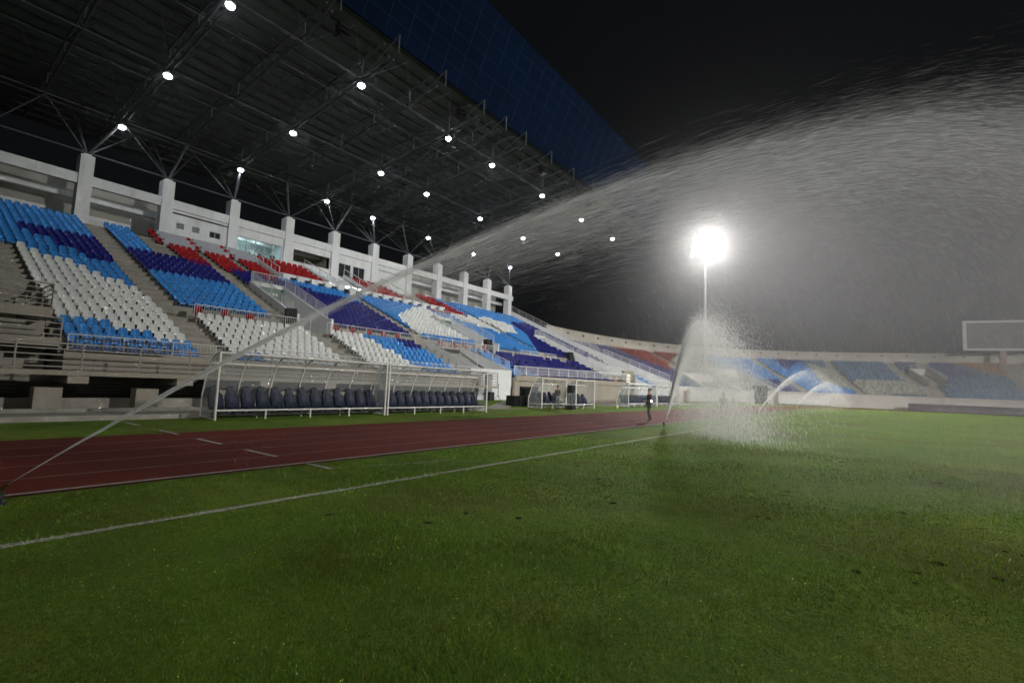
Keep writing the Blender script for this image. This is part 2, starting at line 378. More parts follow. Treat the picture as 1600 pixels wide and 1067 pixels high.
def rail(pts, h, parent, m=M_RAIL, bars=0.13, mids=0, name="railing", r=.03, br=.011):
    """railing along a 3-D polyline of foot points; upright bars, or horizontal ones when mids > 0"""
    b = MB()
    for a, c in zip(pts, pts[1:]):
        a = Vector(a); c = Vector(c); L = (c-a).length; up = Vector((0, 0, h))
        b.tube(a+up, c+up, r, 6)
        if mids:
            for q in range(mids): z = Vector((0, 0, h*(q+.6)/(mids+.6))); b.tube(a+z, c+z, r*.75, 5)
        else:
            b.tube(a+Vector((0, 0, .1)), c+Vector((0, 0, .1)), r*.7, 5)
            n = max(2, int(L/bars))
            for i in range(1, n): p = a+(c-a)*(i/n); b.tube(p+Vector((0, 0, .1)), p+up, br, 4)
        n = max(1, round(L/1.8))
        for i in range(n+1): p = a+(c-a)*(i/n); b.tube(p, p+up, r, 6)
    return b.build(name, m, parent)
def vomitory(xa, xb):
    zt = lambda y: 5.6+.442*(y-34.5)
    pr = lambda x: MB().prism([(33.98, 4.755), (41.63, 4.755), (41.63, zt(41.6)+.62), (34.7, zt(34.7)+.62), (33.98, zt(34.7)+.5)], 'x', x, x+.22)
    pr(xa-.18).build("stairwell_wall", M_WHITE, stand); pr(xb-.04).build("stairwell_wall", M_WHITE, stand)
    MB().box(xa+.045, xb-.045, 41.4, 41.6, 4.76, zt(41.6)+.615).build("stairwell_wall", M_WHITE, stand)
    MB().box(xa+.045, xb-.045, 34.13, 41.39, 4.3, 4.752).build("stairwell_floor", M_CONC, stand)
    s = MB().box(xa+.6, xb-.1, 41.32, 41.395, zt(41.6)-1.1, zt(41.6)+.3).build("exit_sign", mat("green_sign", (.012, .11, .06), .5, .4), stand)
    t = MB()
    for q in range(4): t.box(xa+1.1+.28*q, xa+1.26+.28*q, 41.305, 41.318, zt(41.6)-.35, zt(41.6)-.1)
    t.build("lettering", M_RAIL, s)
    for x in (xa-.11, xb+.11):
        rail([(x, 34.75, zt(34.75)+.62), (x, 41.5, zt(41.5)+.62)], .85, stand, name="stairwell_rail")
    rail([(xa-.1, 41.5, zt(41.5)+.62), (xb+.1, 41.5, zt(41.5)+.62)], .85, stand, name="stairwell_rail")
for v in VOMS: vomitory(*v)

def vip():
    # stepped press desks: three runs of three, grey fronts
    for bi, x0 in enumerate((15.75, 18.75, 21.75)):
        for r, (y, z) in enumerate(((50.3, 12.5), (51.6, 13.1), (52.5, 13.6))):
            d = thing("press_desk", f"grey press desk, {('lowest', 'middle', 'topmost')[r]} of three in the {('first', 'second', 'third')[bi]} stepped run from the light blue seats", "desk", (x0+.25*r*0, y, z), "press desks under the rooms")
            MB().box(0, 2.45, -.04, 0, -.05, .78).build("front_panel", M_DESK, d)
            MB().box(-.02, 2.47, .002, .5, .74, .785).build("desk_top", M_DESK, d)
    b = MB()
    for xa, xb in ((24.3, 47.0),):
        b.box(xa, xb, 45.7, 46.2, 10.2, 10.72)
        n = 15
        for i in range(n): x = xa+(xb-xa)*i/n; b.box(x, x+.72, 45.72, 46.18, 10.72, 11.5)
        b.box(xa, xb, 46.25, 46.4, 10.2, 11.62)
    b.build("balcony_wall", M_WHITE, stand)
    for i in range(15): x = 24.3+22.7*i/15; MB().box(x+.75, x+1.45, 45.9, 46.2, 10.73, 11.25).build("balcony_recess", M_DARK, stand)
    for x in (24.25, 30.55, 35.85, 41.6): MB().prism([(46.4, 11.0), (53.1, 14.1), (53.1, 14.45), (46.4, 11.4)], 'x', x-.07, x+.07).build("balcony_side_wall", M_WHITE, stand)
    for x in (24.25, 30.55, 35.85, 41.6): rail([(x, 46.4, 11.4), (x, 53.0, 14.4)], .75, stand, bars=.9, name="balcony_rail", r=.045)
    f = MB()
    f.prism([(46.3, 10.6), (53.2, 13.75), (53.2, 14.0), (46.3, 10.85)], 'x', 30.65, 35.75); f.build("balcony_ramp", M_WHITE, stand)
    bt = MB(); bt.box(32.6, 32.85, 47.0, 47.2, 11.2, 11.75); bt.build("water_bottle", plain("blue_plastic", (.03, .05, .35), .3), stand)
    for i, x in enumerate((29.6, 31.6, 32.4, 33.3, 34.0)): MB().box(x, x+(.5 if i in (1, 2) else .22), 46.15, 46.24, 11.52, 11.62).build("balcony_tube", M_TUBE, stand)
vip()

# ------------------------------------------------------------------ stadium seats
def seat_proto(q=1.):
    """bucket seat: tall curved back with rounded shoulders, pan, side lips, foot bracket; facing -Y, origin at the tread"""
    V = []; F = []
    xs = [-.21, -.14, 0, .14, .21]; w = lambda t: 1.-.22*t if t < .6 else .868-.20*((t-.6)/.4)**1.4
    for t in (0, .35, .62, .85, 1.):
        for i, x in enumerate(xs):
            y = .10+.10*t-.0-.055*(abs(x)/.21)**2; z = .28+.385*t - (.022 if (t == 1. and i in (0, 4)) else 0)
            V.append((x*w(t), y, z))
    for r in range(4):
        for i in range(4): a = r*5+i; F.append((a, a+1, a+6, a+5))
    n = len(V)
    for j, (y, z) in enumerate(((.10, .31), (-.02, .285), (-.20, .31), (-.245, .285), (-.24, .20))):
        for x in xs: V.append((x*(1.0 if j < 3 else .94), y, z+.028*(abs(x)/.21)**2))
    for r in range(4):
        for i in range(4): a = n+r*5+i; F.append((a+5, a+6, a+1, a))
    n = len(V)                                           # back skin, 4 cm behind
    for t in (0, .6, 1.):
        for x in (-.2, .2): V.append((x*w(t), .145+.10*t, .27+.385*t))
    F += [(n+1, n, n+2, n+3), (n+3, n+2, n+4, n+5)]
    for x in (-.12, .12):                                # brackets
        n = len(V); V += [(x-.02, -.12, 0), (x+.02, -.12, 0), (x+.02, .05, 0), (x-.02, .05, 0), (x-.02, -.12, .29), (x+.02, -.12, .29), (x+.02, .05, .29), (x-.02, .05, .29)]
        F += [(n, n+1, n+5, n+4), (n+1, n+2, n+6, n+5), (n+2, n+3, n+7, n+6), (n+3, n, n+4, n+7)]
    return np.array(V, np.float32), np.array(F, np.int32)
SV, SF = seat_proto()
def seat_simple():
    V = [(-.21, .08, .28), (.21, .08, .28), (.145, .2, .68), (-.145, .2, .68), (-.21, -.24, .29), (.21, -.24, .29), (-.2, -.22, 0), (.2, -.22, 0)]
    return np.array(V, np.float32), np.array([(0, 1, 2, 3), (4, 5, 1, 0), (6, 7, 5, 4)], np.int32)
SV2, SF2 = seat_simple()
SEATS = []   # (x, y, z, material key, angle, scale, block, row, number)
MK = {'l': 0, 'n': 1, 'w': 2, 'r': 3, 'o': 4, 's': 5, 'v': 6, 'R': 7, 'W': 8}
def per_island(m, amt):
    nt = m.node_tree; N = nt.nodes; L = nt.links; b = N["Principled BSDF"]; src = b.inputs["Base Color"].links[0].from_socket
    g = N.new("ShaderNodeNewGeometry"); mr = N.new("ShaderNodeMapRange"); mr.inputs[3].default_value = 1-amt; mr.inputs[4].default_value = 1+amt*.6; L.new(g.outputs["Random Per Island"], mr.inputs[0])
    mx = N.new("ShaderNodeVectorMath"); mx.operation = 'SCALE'; L.new(src, mx.inputs[0]); L.new(mr.outputs[0], mx.inputs["Scale"]); L.new(mx.outputs[0], b.inputs["Base Color"])
SEATM = [M_LB, M_NAVY, M_WSEAT, M_RED, M_ORANGE, M_SLATE, M_LAV, M_HAZED_RED, mat('dull_white_seat_plastic', (.36, .35, .30), .35, .4, .12)]  # the last entry is a duller, slightly yellow white
CNAME = ["light blue", "navy blue", "white", "red", "orange", "haze greyed blue", "violet", "haze dulled red", "dull white"]
rs = random.Random(5)
P_CLB = [(22.3, 46), (33.7, 46.), (34.6, 39.0), (33.5, 40.0), (31.2, 41.6), (29.6, 42.7), (26.1, 43.4)]
P_DW = [(33.6, 39.7), (36, 41.6), (39.7, 44.3), (42.9, 46), (43, 36.2), (40.6, 35.2), (32., 35.)]
P_ER = [(43.4, 44.8), (43.4, 52.6), (50.9, 52.6), (51.4, 46.2), (47.2, 45.2)]
P_EW = [(46.2, 45.6), (52.0, 46.4), (57.5, 47.2), (61.5, 45.8), (57.2, 41.2), (51.2, 40.7), (46.0, 42.5)]
P_NF = [(60.0, 41.5), (63.5, 47.5), (72, 50.), (72, 34.), (52., 34), (55.0, 37.)]
def upper_color(x, y):
    if x < 10.5:
        if inpoly([x], [y], [(4, 41.0), (5.6, 41.0), (6.4, 39.9), (7.4, 39.2), (8.4, 38.0), (9.4, 36.6), (10.3, 35.6), (10.7, 34.0), (3, 34)])[0]: return 'w'
        if inpoly([x], [y], [(5.4, 46.), (10.7, 46.4), (10.7, 40.2), (9.4, 39.9), (8.6, 41.0), (7.8, 42.2), (7.0, 43.9)])[0]: return 'n'
        return 'l'
    if x < 19: return 'l' if y > 45.4 or y < 40.3 else 'n'
    if x < 22.3: return 'n'
    if x < 31.2: return 'l' if inpoly([x], [y], P_CLB)[0] else 'n'
    if x < 43.4:
        if inpoly([x], [y], P_DW)[0]: return 'w' if y > 35.2 or x < 38 else 'v'
        return 'l'
    if inpoly([x], [y], P_ER)[0]: return 'r'
    if inpoly([x], [y], P_EW)[0]: return 'w'
    if inpoly([x], [y], P_NF)[0]: return 'n'
    return 'l'
for _m in SEATM: per_island(_m, .14 if _m in (M_LB, M_NAVY, M_WSEAT, M_RED) else .4)
def run(x0, x1, y, z, colf, block, row, pitch=.475, scale=1., skip=.0):
    n = int((x1-x0)/pitch+.01); off = (x1-x0-n*pitch)/2
    for i in range(n):
        x = x0+off+(i+.5)*pitch
        if rs.random() < skip: continue
        SEATS.append((x, y, z, MK[colf(x, y)], rs.gauss(0, .02), scale, block, row, n-i))
for r in range(7):                                      # lower tier
    y, z = YL(r)+.15, ZL(r)
    run(5.15, 10.35, y, z, lambda x, yy: 'w' if (r >= 4 or (r == 3 and x > 7.2) or (r == 2 and x > 8.9)) else 'l', 'first lower', r)
    if r < 2: run(5.15, 10.35, 32.2+.85*r, 4.75+.42*r, lambda x, yy: 'w', 'first lower', 7+r)
    run(11.75, 18.45, y, z, lambda x, yy: 'l' if (r == 0 and x < 13.3) else 'w', 'second lower', r)
    sx = 24.6-.2*r
    run(20.3, 28.6, y, z, lambda x, yy: 'n' if x > 26.8 and r > 4 else ('w' if x < sx else 'l'), 'third lower', r)
    dy = lambda x: -.10*(x-34.6); 
    run(35.6, 52.5, y, z, lambda x, yy: 'l' if x < 39.5-.3*r else 'n', 'fourth lower', r, skip=.12)
    run(53.8, 57.2, y, z, lambda x, yy: 'n', 'fifth lower', r, skip=.05)
    run(64.8, 71, y, z, lambda x, yy: 'w' if r > 3 else 'l', 'sixth lower', r)
for k in range(NU):                                     # upper tier
    y, z = YU(k)+.12, ZU(k)
    run(4.0, 10.35, y, z, upper_color, 'first upper', k) if y > 41. else run(5.15, 10.35, y, z, upper_color, 'first upper', k)
    if y > 45.2: run(11.75, 13.95, y, z, upper_color, 'second upper', k)
    else: run(11.75, 17.65-.0*k, y, z, upper_color, 'second upper', k)
    if 41.8 < y < 45.4: run(19.1, 22.2, y, z, upper_color, 'small upper', k)
    if y < 45.2:
        run(22.6, 31.0, y, z, upper_color, 'third upper', k)
        run(32.3, 40.2 if y < 41.8 else 46.8, y, z, upper_color, 'fourth upper', k)
    if 44.6 < y < 50.2:
        for xa, xb in ((15.8, 17.9), (18.6, 20.9), (21.6, 23.9)): run(xa, xb, y, z, lambda x, yy: 'r', 'vip', k)
    x0 = 43.6 if y < 41.8 else 47.2
    if y < 45.2 or y > 45.2: run(x0 if y < 45.2 else 47.2, 52.5, y, z, upper_color, 'fifth upper', k, skip=.04)
    run(53.8, 61.4 if y < 41.8 else 71.2, y, z, upper_color, 'sixth upper', k, skip=.05)
    if y < 41.8: run(65, 71.2, y, z, upper_color, 'seventh upper', k, skip=.04)
for i in range(6):                                      # large chairs on the balconies
    y = 46.9+1.05*i; z = 11.0+.47*i
    run(24.5, 30.3, y, z, lambda x, yy: 'r', 'balcony', i, .66, 1.3)
    run(36.1, 41.4, y, z, lambda x, yy: 'r', 'balcony', i, .66, 1.3)
for i, (y, z) in enumerate(((50.75, 12.5), (52.0, 13.1), (52.9, 13.6))):
    for x in (15.55, 18.55, 21.55): SEATS.append((x-.0, y, z+.1, MK['r'], .0, 1.25, 'desk', i, 1))
    for x in (16.2, 17.0, 17.7, 19.2, 20.0, 20.7, 22.2, 23.0, 23.7): SEATS.append((x, y+.1, z-.05, MK['r'], .0, 1.2, 'desk', i, 2))

# ------------------------------------------------------------------ far bowl
def superell(t, a, b, n):
    ct, st = np.cos(t), np.sin(t)
    return np.stack([75.+a*np.sign(ct)*np.abs(ct)**(2/n), -28.+b*np.sign(st)*np.abs(st)**(2/n)], -1)
BZ0, BZ1 = 2.3, 10.8
def bowl(t, u):
    t = np.asarray(t, float); u = np.asarray(u, float)
    Fp = superell(t, 47, 53, 2.2); Bp = superell(t, 75, 76, 2.3)
    return np.concatenate([Fp+(Bp-Fp)*u[..., None], (BZ0+(BZ1-BZ0)*u)[..., None]], -1)
BN = 24
far = thing("end_stand", "open curved end stand with concrete rim wall at the far side of the pitch", "stand")
def build_bowl():
    ts = np.radians(np.linspace(-32, 90, 150)); V = []; F = []
    for r in range(BN):
        u0, u1 = r/BN, (r+1)/BN; z = BZ0+(BZ1-BZ0)*u0
        for t in ts:
            a = bowl(t, u0); c = bowl(t, u1); V += [(a[0], a[1], z-(BZ1-BZ0)/BN), (a[0], a[1], z), (c[0], c[1], z)]
    n = len(ts)
    for r in range(BN):
        for i in range(n-1):
            a = (r*n+i)*3; F += [(a, a+3, a+4, a+1), (a+1, a+4, a+5, a+2)]
    np_mesh("terrace", V, F, [M_STEP], parent=far)
    def wallband(name, u, z0, z1, m, th=.3):
        V = []; F = []
        for t in ts:
            p = bowl(t, u); q = bowl(t, u+th/28.); V += [(p[0], p[1], z0), (p[0], p[1], z1), (q[0], q[1], z1), (q[0], q[1], z0)]
        for i in range(n-1):
            a = i*4; F += [(a, a+4, a+5, a+1), (a+1, a+5, a+6, a+2), (a+2, a+6, a+7, a+3)]
        return np_mesh(name, V, F, [m], parent=far)
    wallband("front_wall", -.004, 0, BZ0+.25, mat("end_stand_front_paint", (.50, .46, .42), .8, .2, .1, .3, dirt=((.3, .26, .22), .2, .5)))
    wallband("rim_wall", 1.0, BZ1-.6, 12.75, mat("end_stand_rim_paint", (.43, .40, .35), .8, .2, .12, .3, dirt=((.24, .22, .19), .25, .6)), .5)
    wallband("rim_cap", .999, 12.752, 12.9, M_BEIGE, .7)
    # small dark holes in the rim wall
    h = MB()
    for d in np.linspace(-4, 86, 26):
        p = bowl(math.radians(d), .998); h.box(p[0]-.17, p[0]+.17, p[1]-.17, p[1]+.17, 11.95, 12.25)
    h.build("rim_hole", M_DARK, far)
build_bowl()
BP = [('v', [(89.9, 1.0), (89.9, .0), (72, .25), (75, .6), (80, 1.0)]), ('R', [(81, 1.01), (57.4, 1.01), (73.0, .38), (75.3, .58), (76.5, .92)]),
      ('W', [(71.5, .48), (56.2, 1.01), (53.5, .85), (60., .5), (72., .17)]), ('l', [(53, 1.01), (41.8, 1.01), (43.9, .34), (48., .25), (54., .25), (53., .6)]),
      ('n', [(55, .25), (45.9, .3), (46.4, .04), (53, .0)]), ('n', [(37.0, 1.01), (30.0, 1.01), (38.5, .60)]),
      ('W', [(31.5, .86), (29.0, .6), (31.6, .08), (36.2, .27)]), ('W', [(30.2, .35), (17.6, .40), (19.9, .06), (31.0, .0)]),
      ('v', [(17.9, 1.01), (8.9, 1.01), (7.6, .50), (14.0, .6)]), ('o', [(9.4, 1.01), (-30, 1.01), (-30, .5), (2.6, .46), (6.3, .66), (8.6, .92)])]
BAISLE = [((41.4, 1.0), (44.6, .0)), ((26.7, 1.0), (32.2, .0)), ((16.9, 1.0), (19.4, .0)), ((12.0, 1.0), (17.5, .07)), ((2.2, 1.0), (4.8, .0)), ((56, 1.0), (58, 0)), ((66, 1.), (69, 0))]
BSEATS = []
for r in range(BN-1):
    u = (r+.6)/BN; ts = np.radians(np.linspace(-14, 89.6, 5200)); P = bowl(ts, np.full(ts.shape, u))
    s = np.concatenate([[0], np.cumsum(np.hypot(np.diff(P[:, 0]), np.diff(P[:, 1])))]); want = np.arange(.3, s[-1], .5)
    tt = np.degrees(np.interp(want, s, ts)); px = np.interp(want, s, P[:, 0]); py = np.interp(want, s, P[:, 1])
    col = np.full(len(tt), MK['s']); col[(tt > 33)] = MK['l']; col[tt > 44] = MK['s']
    for k, pl in BP: col[inpoly(tt, np.full(len(tt), u), pl)] = MK[k]
    ok = np.ones(len(tt), bool)
    for (ta, ua), (tb, ub) in BAISLE:
        tc = ta+(tb-ta)*(ua-u)/(ua-ub); wid = 1.0/np.maximum(40, np.hypot(px-75, py+28)); ok &= np.abs(np.radians(tt-tc)) > wid
    ok &= ~((tt > 54.) & (tt < 63.) & (u < .4)) & ~((tt > 13) & (tt < 17.6) & (u > .28) & (u < .62)) & ~((tt > 66) & (tt < 75) & (u < .22))
    i = np.arange(len(tt)); dx = np.gradient(px); dy = np.gradient(py); ang = np.arctan2(dy, dx)+math.pi
    z = BZ0+(BZ1-BZ0)*r/BN
    for j in i[ok]: BSEATS.append((px[j], py[j], z, col[j], ang[j]))
def rest_of_seats(rest):
    Vs = []; Fs = []; Ms = []; n0 = 0
    def add(arr, PV, PF, ang, sc, cols):
        nonlocal n0
        c, s = np.cos(ang)[:, None], np.sin(ang)[:, None]; X = PV[None, :, 0]*sc[:, None]; Y = PV[None, :, 1]*sc[:, None]; Z = PV[None, :, 2]*sc[:, None]
        V = np.stack([arr[:, 0:1]+c*X-s*Y, arr[:, 1:2]+s*X+c*Y, arr[:, 2:3]+Z], -1).reshape(-1, 3)
        k = len(PV); F = (PF[None]+(np.arange(len(arr))*k)[:, None, None]).reshape(-1, 4)+n0
        Vs.append(V); Fs.append(F); Ms.append(np.repeat(cols, len(PF))); n0 += len(V)
    a = np.array([q[:6] for q in rest], float); add(a[:, :3], SV, SF, a[:, 4], a[:, 5], a[:, 3].astype(int))
    b = np.array(BSEATS, float); b[:, 4] += RNG.normal(0, .03, len(b)); add(b[:, :3], SV2, SF2, b[:, 4], np.ones(len(b)), b[:, 3].astype(int))
    o = np_mesh("stadium_seat", np.concatenate(Vs), np.concatenate(Fs), SEATM, np.concatenate(Ms))
    tag(o, "remaining rows of coloured plastic seats across both stands", "stadium seat", kind="stuff")
def place_seats():
    pos = np.array([q[:3] for q in SEATS]); px, py, d = project(pos+np.array([0, 0, .5]))
    ok = (px > -8) & (px < 1608) & (d > 0); order = [i for i in np.argsort(d) if ok[i]][:300]; chosen = set(order)
    protos = {}
    for i in order:
        x, y, z, c, ang, sc, block, row, num = SEATS[i]
        if c not in protos:
            o = np_mesh("stadium_seat", SV, SF, [SEATM[c]], smooth=True); protos[c] = o
        else:
            o = protos[c].copy(); COL.objects.link(o)
        o.location = (x, y, z); o.rotation_euler = (0, 0, ang); o.scale = (sc,)*3
        tag(o, f"{CNAME[c]} plastic seat, {block} block, {ORD[min(row, 19)]} row up, {ORD[min(num-1, 19)]} from its right end", "stadium seat", "plastic seats of the grandstand")
    rest_of_seats([q for i, q in enumerate(SEATS) if i not in chosen])
place_seats()

# ------------------------------------------------------------------ fronts of the stand
def stand_front():
    # parapet under the first row and the walkway slab in front of the left half
    p = MB(); p.box(5.1, 30.6, 25.62, 25.82, 1.3, 2.32); p.build("parapet", M_BEIGE, stand)
    s = MB(); s.box(XW, 30.6, 23.9, 25.62, 1.32, 1.5); s.build("walkway_slab", M_BEIGE, stand)
    for k in range(-1, 5): x = 4.95+3.55*k; MB().box(x, x+.62, 23.95, 27.2, 1.03, 1.318).build("corbel", M_BEIGE, stand)
    w = MB(); w.box(XW, 30.6, 27.2, 27.4, 0, 1.32); w.build("undercroft_wall", M_STEP, stand)
    for k in range(-1, 6): x = 4.15+3.05*k; MB().box(x, x+.78, 24.3, 24.95, 0, .86).build("pier", M_BEIGE, stand)
    for k in range(-1, 7):
        x = 5.9+3.3*k; l = MB()
        for q in range(4): l.box(x, x+1.5, 27.0, 27.1, .55+.14*q, .61+.14*q)
        l.build("vent_louvre", M_STEEL, stand)
    MB().box(XW, 24.5, 23.4, 23.55, .0, .14).build("plinth", M_CONC, stand); MB().box(XW, 24.5, 25.6, 25.8, 0, .42).build("plinth", M_CONC, stand)
    r = rail([(XW, 23.95, 1.5), (30.6, 23.95, 1.5)], .98, None, M_RAILB, mids=4, r=.035); tag(r, "long grey pipe railing along the front walkway, left of and behind the clear dugouts", "railing")
    r = rail([(5.2, 25.72, 2.32), (30.6, 25.72, 2.32)], .62, None, M_RAIL, bars=.14, r=.022, br=.008); tag(r, "thin handrail on the parapet in front of the lowest seats of the left blocks", "railing")
    for nm, xa, xb in (("second", 11.9, 19.3), ("third", 20.6, 30.9), ("fourth", 32.2, 40.4), ("sixth", 45.0, 52.6)):
        r = rail([(xa, 32.05, 4.76), (xb, 32.05, 4.76)], .86, None, M_RAIL, bars=.13, r=.026, br=.011)
        tag(r, f"barred white railing on the cross aisle above the {nm} lower seat block", "railing", "cross aisle railings")
    # right-hand half: tunnel front, beige front wall, rail, end stairs
    t = MB(); t.prism([(25.9, 0.2), (26.3, 0.2), (26.3, 2.9), (25.9, 2.9)], 'x', 29.6, 31.395); t.prism([(25.9, 0.2), (26.3, 0.2), (26.3, 2.9), (25.9, 2.9)], 'x', 32.4, 35.0)
    t.box(31.4, 32.4, 25.9, 26.3, 2.45, 2.9); t.build("tunnel_wall", M_WHITE, stand)
    MB().box(31.4, 32.4, 27.6, 27.7, 0, 2.6).build("tunnel_recess", M_GREYW, stand)
    for xa in (30.62, 35.0):
        MB().prism([(26.0, 1.5), (32.2, 4.75), (32.2, 5.15), (26.0, 2.9)], 'x', xa, xa+.2).build("stair_wall", M_WHITE, stand)
        rail([(xa+.1, 26.2, 2.95), (xa+.1, 32.1, 5.15)], .75, stand, name="stair_rail")
    MB().box(30.8, 35.0, 32.0, 32.2, 1.3, 4.85).build("stair_back_wall", M_BEIGE, stand)
    MB().prism([(26.3, 1.4), (32.0, 4.4), (32.0, 1.3), (26.3, 1.3)], 'x', 30.8, 35.0).build("stair_flight", M_CONC, stand)
    f = MB(); f.prism([(35.2, 25.6), (57.4, 24.3), (57.4, 24.6), (35.2, 25.9)], 'z', 0, 2.3)
    f.prism([(35.2, 25.42), (57.4, 24.12), (57.4, 24.32), (35.2, 25.62)], 'z', 2.05, 2.55)
    f.build("front_wall", M_BEIGE, stand)
    r = rail([(34.9, 25.5, 2.55), (57.4, 24.25, 2.75)], .78, None, M_RAIL, bars=.13, r=.03, br=.014); tag(r, "barred white railing on the beige front wall behind the small dugout", "railing")
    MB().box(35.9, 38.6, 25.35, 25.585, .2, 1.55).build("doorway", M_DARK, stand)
    MB().box(35.7, 57, 25.0, 25.3, 1.62, 1.7)
    # doorway with warm light beyond the front wall
    d = MB(); d.box(57.6, 60.5, 25.2, 25.5, 2.9, 4.0); d.box(57.5, 57.75, 24.9, 25.4, 0, 3.6); d.box(60.3, 60.55, 24.9, 25.4, 0, 3.6); d.build("gate_frame", M_BEIGE, stand); MB().box(57.6, 60.5, 27.5, 27.7, 0, 3.5).build("gate_back_wall", M_BEIGE, stand)
    MB().box(59.4, 60.2, 27.3, 27.45, .2, 3.2).build("lit_doorway", mat("warm_lit_door", (.5, .3, .18), .7, .2, .1, emis=((1., .6, .35), .22)), stand)
    lw = MB()
    for i in range(2):
        for j in range(3): lw.box(57.9+.75*i, 58.5+.75*i, 25.1, 25.19, 2.4+.42*j, 2.72+.42*j)
    lw.build("lit_window", mat("lit_window_glass", (.6, .58, .5), .4, .3, emis=((1., .93, .82), .7)), stand)
    # end stair walls
    e = MB()
    e.prism([(53.9, 13.5), (53.9, 15.2), (34.2, 6.3), (24.6, 2.4), (24.6, 0), (40, 0)], 'x', XE, XE+.3); e.build("end_wall", M_WHITE, stand)
    rail([(XE+.15, 53.8, 15.2), (XE+.15, 34.2, 6.35)], .9, stand, mids=2, name="end_wall_rail")
    w2 = MB(); w2.prism([(24.6, .0), (24.6, 2.4), (33.8, 6.2), (33.8, 0)], 'x', 60.55, 60.8); w2.prism([(24.6, .0), (24.6, 2.4), (33.8, 6.2), (33.8, 0)], 'x', 64.4, 64.65); w2.box(60.8, 64.4, 24.7, 25, 0, 2.2)
    w2.prism([(26, 1.6), (33.9, 4.7), (33.9, 1.3), (26, 1.3)], 'x', 60.8, 64.4); w2.build("stair_wall", M_WHITE, stand)
    for x in (60.67, 64.52): rail([(x, 24.7, 2.4), (x, 33.6, 6.15)], .85, stand, name="stair_rail")
    fw = MB(); fw.box(64.65, XE, 24.6, 25.2, 0, 2.3); fw.build("front_wall", M_WHITE, stand)
    rail([(64.6, 24.7, 2.3), (XE, 24.7, 2.3)], .85, stand, name="front_rail")
    # bowl-side stair next to the end of the roof
    g = MB(); g.prism([(25, 0), (25, 3.1), (47.5, 11.6), (47.5, 0)], 'x', 74.6, 74.95); g.build("end_wall", M_WHITE, far)
    rail([(74.8, 25.3, 3.2), (74.8, 36.5, 7.4)], .9, far, name="stair_rail"); rail([(74.8, 37.5, 7.8), (74.8, 47, 11.4)], .9, far, name="stair_rail")
    g = MB(); g.prism([(24.2, 0), (33.9, 0), (33.9, 4.7), (24.2, 1.0)], 'x', 72.3, 74.6); g.prism([(33.9, 0), (48, 0), (48, 10.6), (33.9, 4.7)], 'x', 72.3, 74.6); g.build("stair_flight", M_CONC, far)
    # vomitory box in the bowl
    def vombox(tdeg, u0, u1, half, dz, m, name):
        p0 = bowl(math.radians(tdeg), u0); p1 = bowl(math.radians(tdeg), u1); a = Vector(p0); c = Vector(p1); t = Vector((-(c-a).y, (c-a).x, 0)).normalized()*half
        b = MB(); z0, z1 = 0., a.z+dz; zt = c.z+1.0
        A, B_, Cc, D = a-t, a+t, c+t, c-t
        th = t.normalized()*.3
        for s0, s1 in ((A, D), (B_, Cc)):
            b.quad((s0.x, s0.y, z0), (s1.x, s1.y, z0), (s1.x, s1.y, zt+.2), (s0.x, s0.y, z1))
            b.quad((s0.x+th.x, s0.y+th.y, z0), (s1.x+th.x, s1.y+th.y, z0), (s1.x+th.x, s1.y+th.y, zt+.2), (s0.x+th.x, s0.y+th.y, z1))
            b.quad((s0.x, s0.y, z1), (s1.x, s1.y, zt+.2), (s1.x+th.x, s1.y+th.y, zt+.2), (s0.x+th.x, s0.y+th.y, z1))
        b.quad((D.x, D.y, z0), (Cc.x, Cc.y, z0), (Cc.x, Cc.y, zt+.2), (D.x, D.y, zt+.2))
        b.build(name, m, far)
        rail([(A.x, A.y, z1), (D.x, D.y, zt+.2)], .9, far, name="stair_rail"); rail([(D.x, D.y, zt+.2), (Cc.x, Cc.y, zt+.2)], .9, far, name="stair_rail")
    pw = mat("end_stand_white_paint", (.62, .59, .56), .8, .2, .08, .4)
    vombox(58.5, -.03, .38, 4.0, .6, pw, "stairwell_wall")
    vombox(70.5, -.03, .20, 4.0, .5, pw, "stairwell_wall")
    vombox(15.3, .30, .60, 1.5, 1.2, pw, "stairwell_wall")
    q = bowl(math.radians(58.2), -.02); MB().box(q[0]-.6, q[0]+.1, q[1]-1.2, q[1]+1.2, .1, 3.4).build("portal", M_DARK, far)
stand_front()
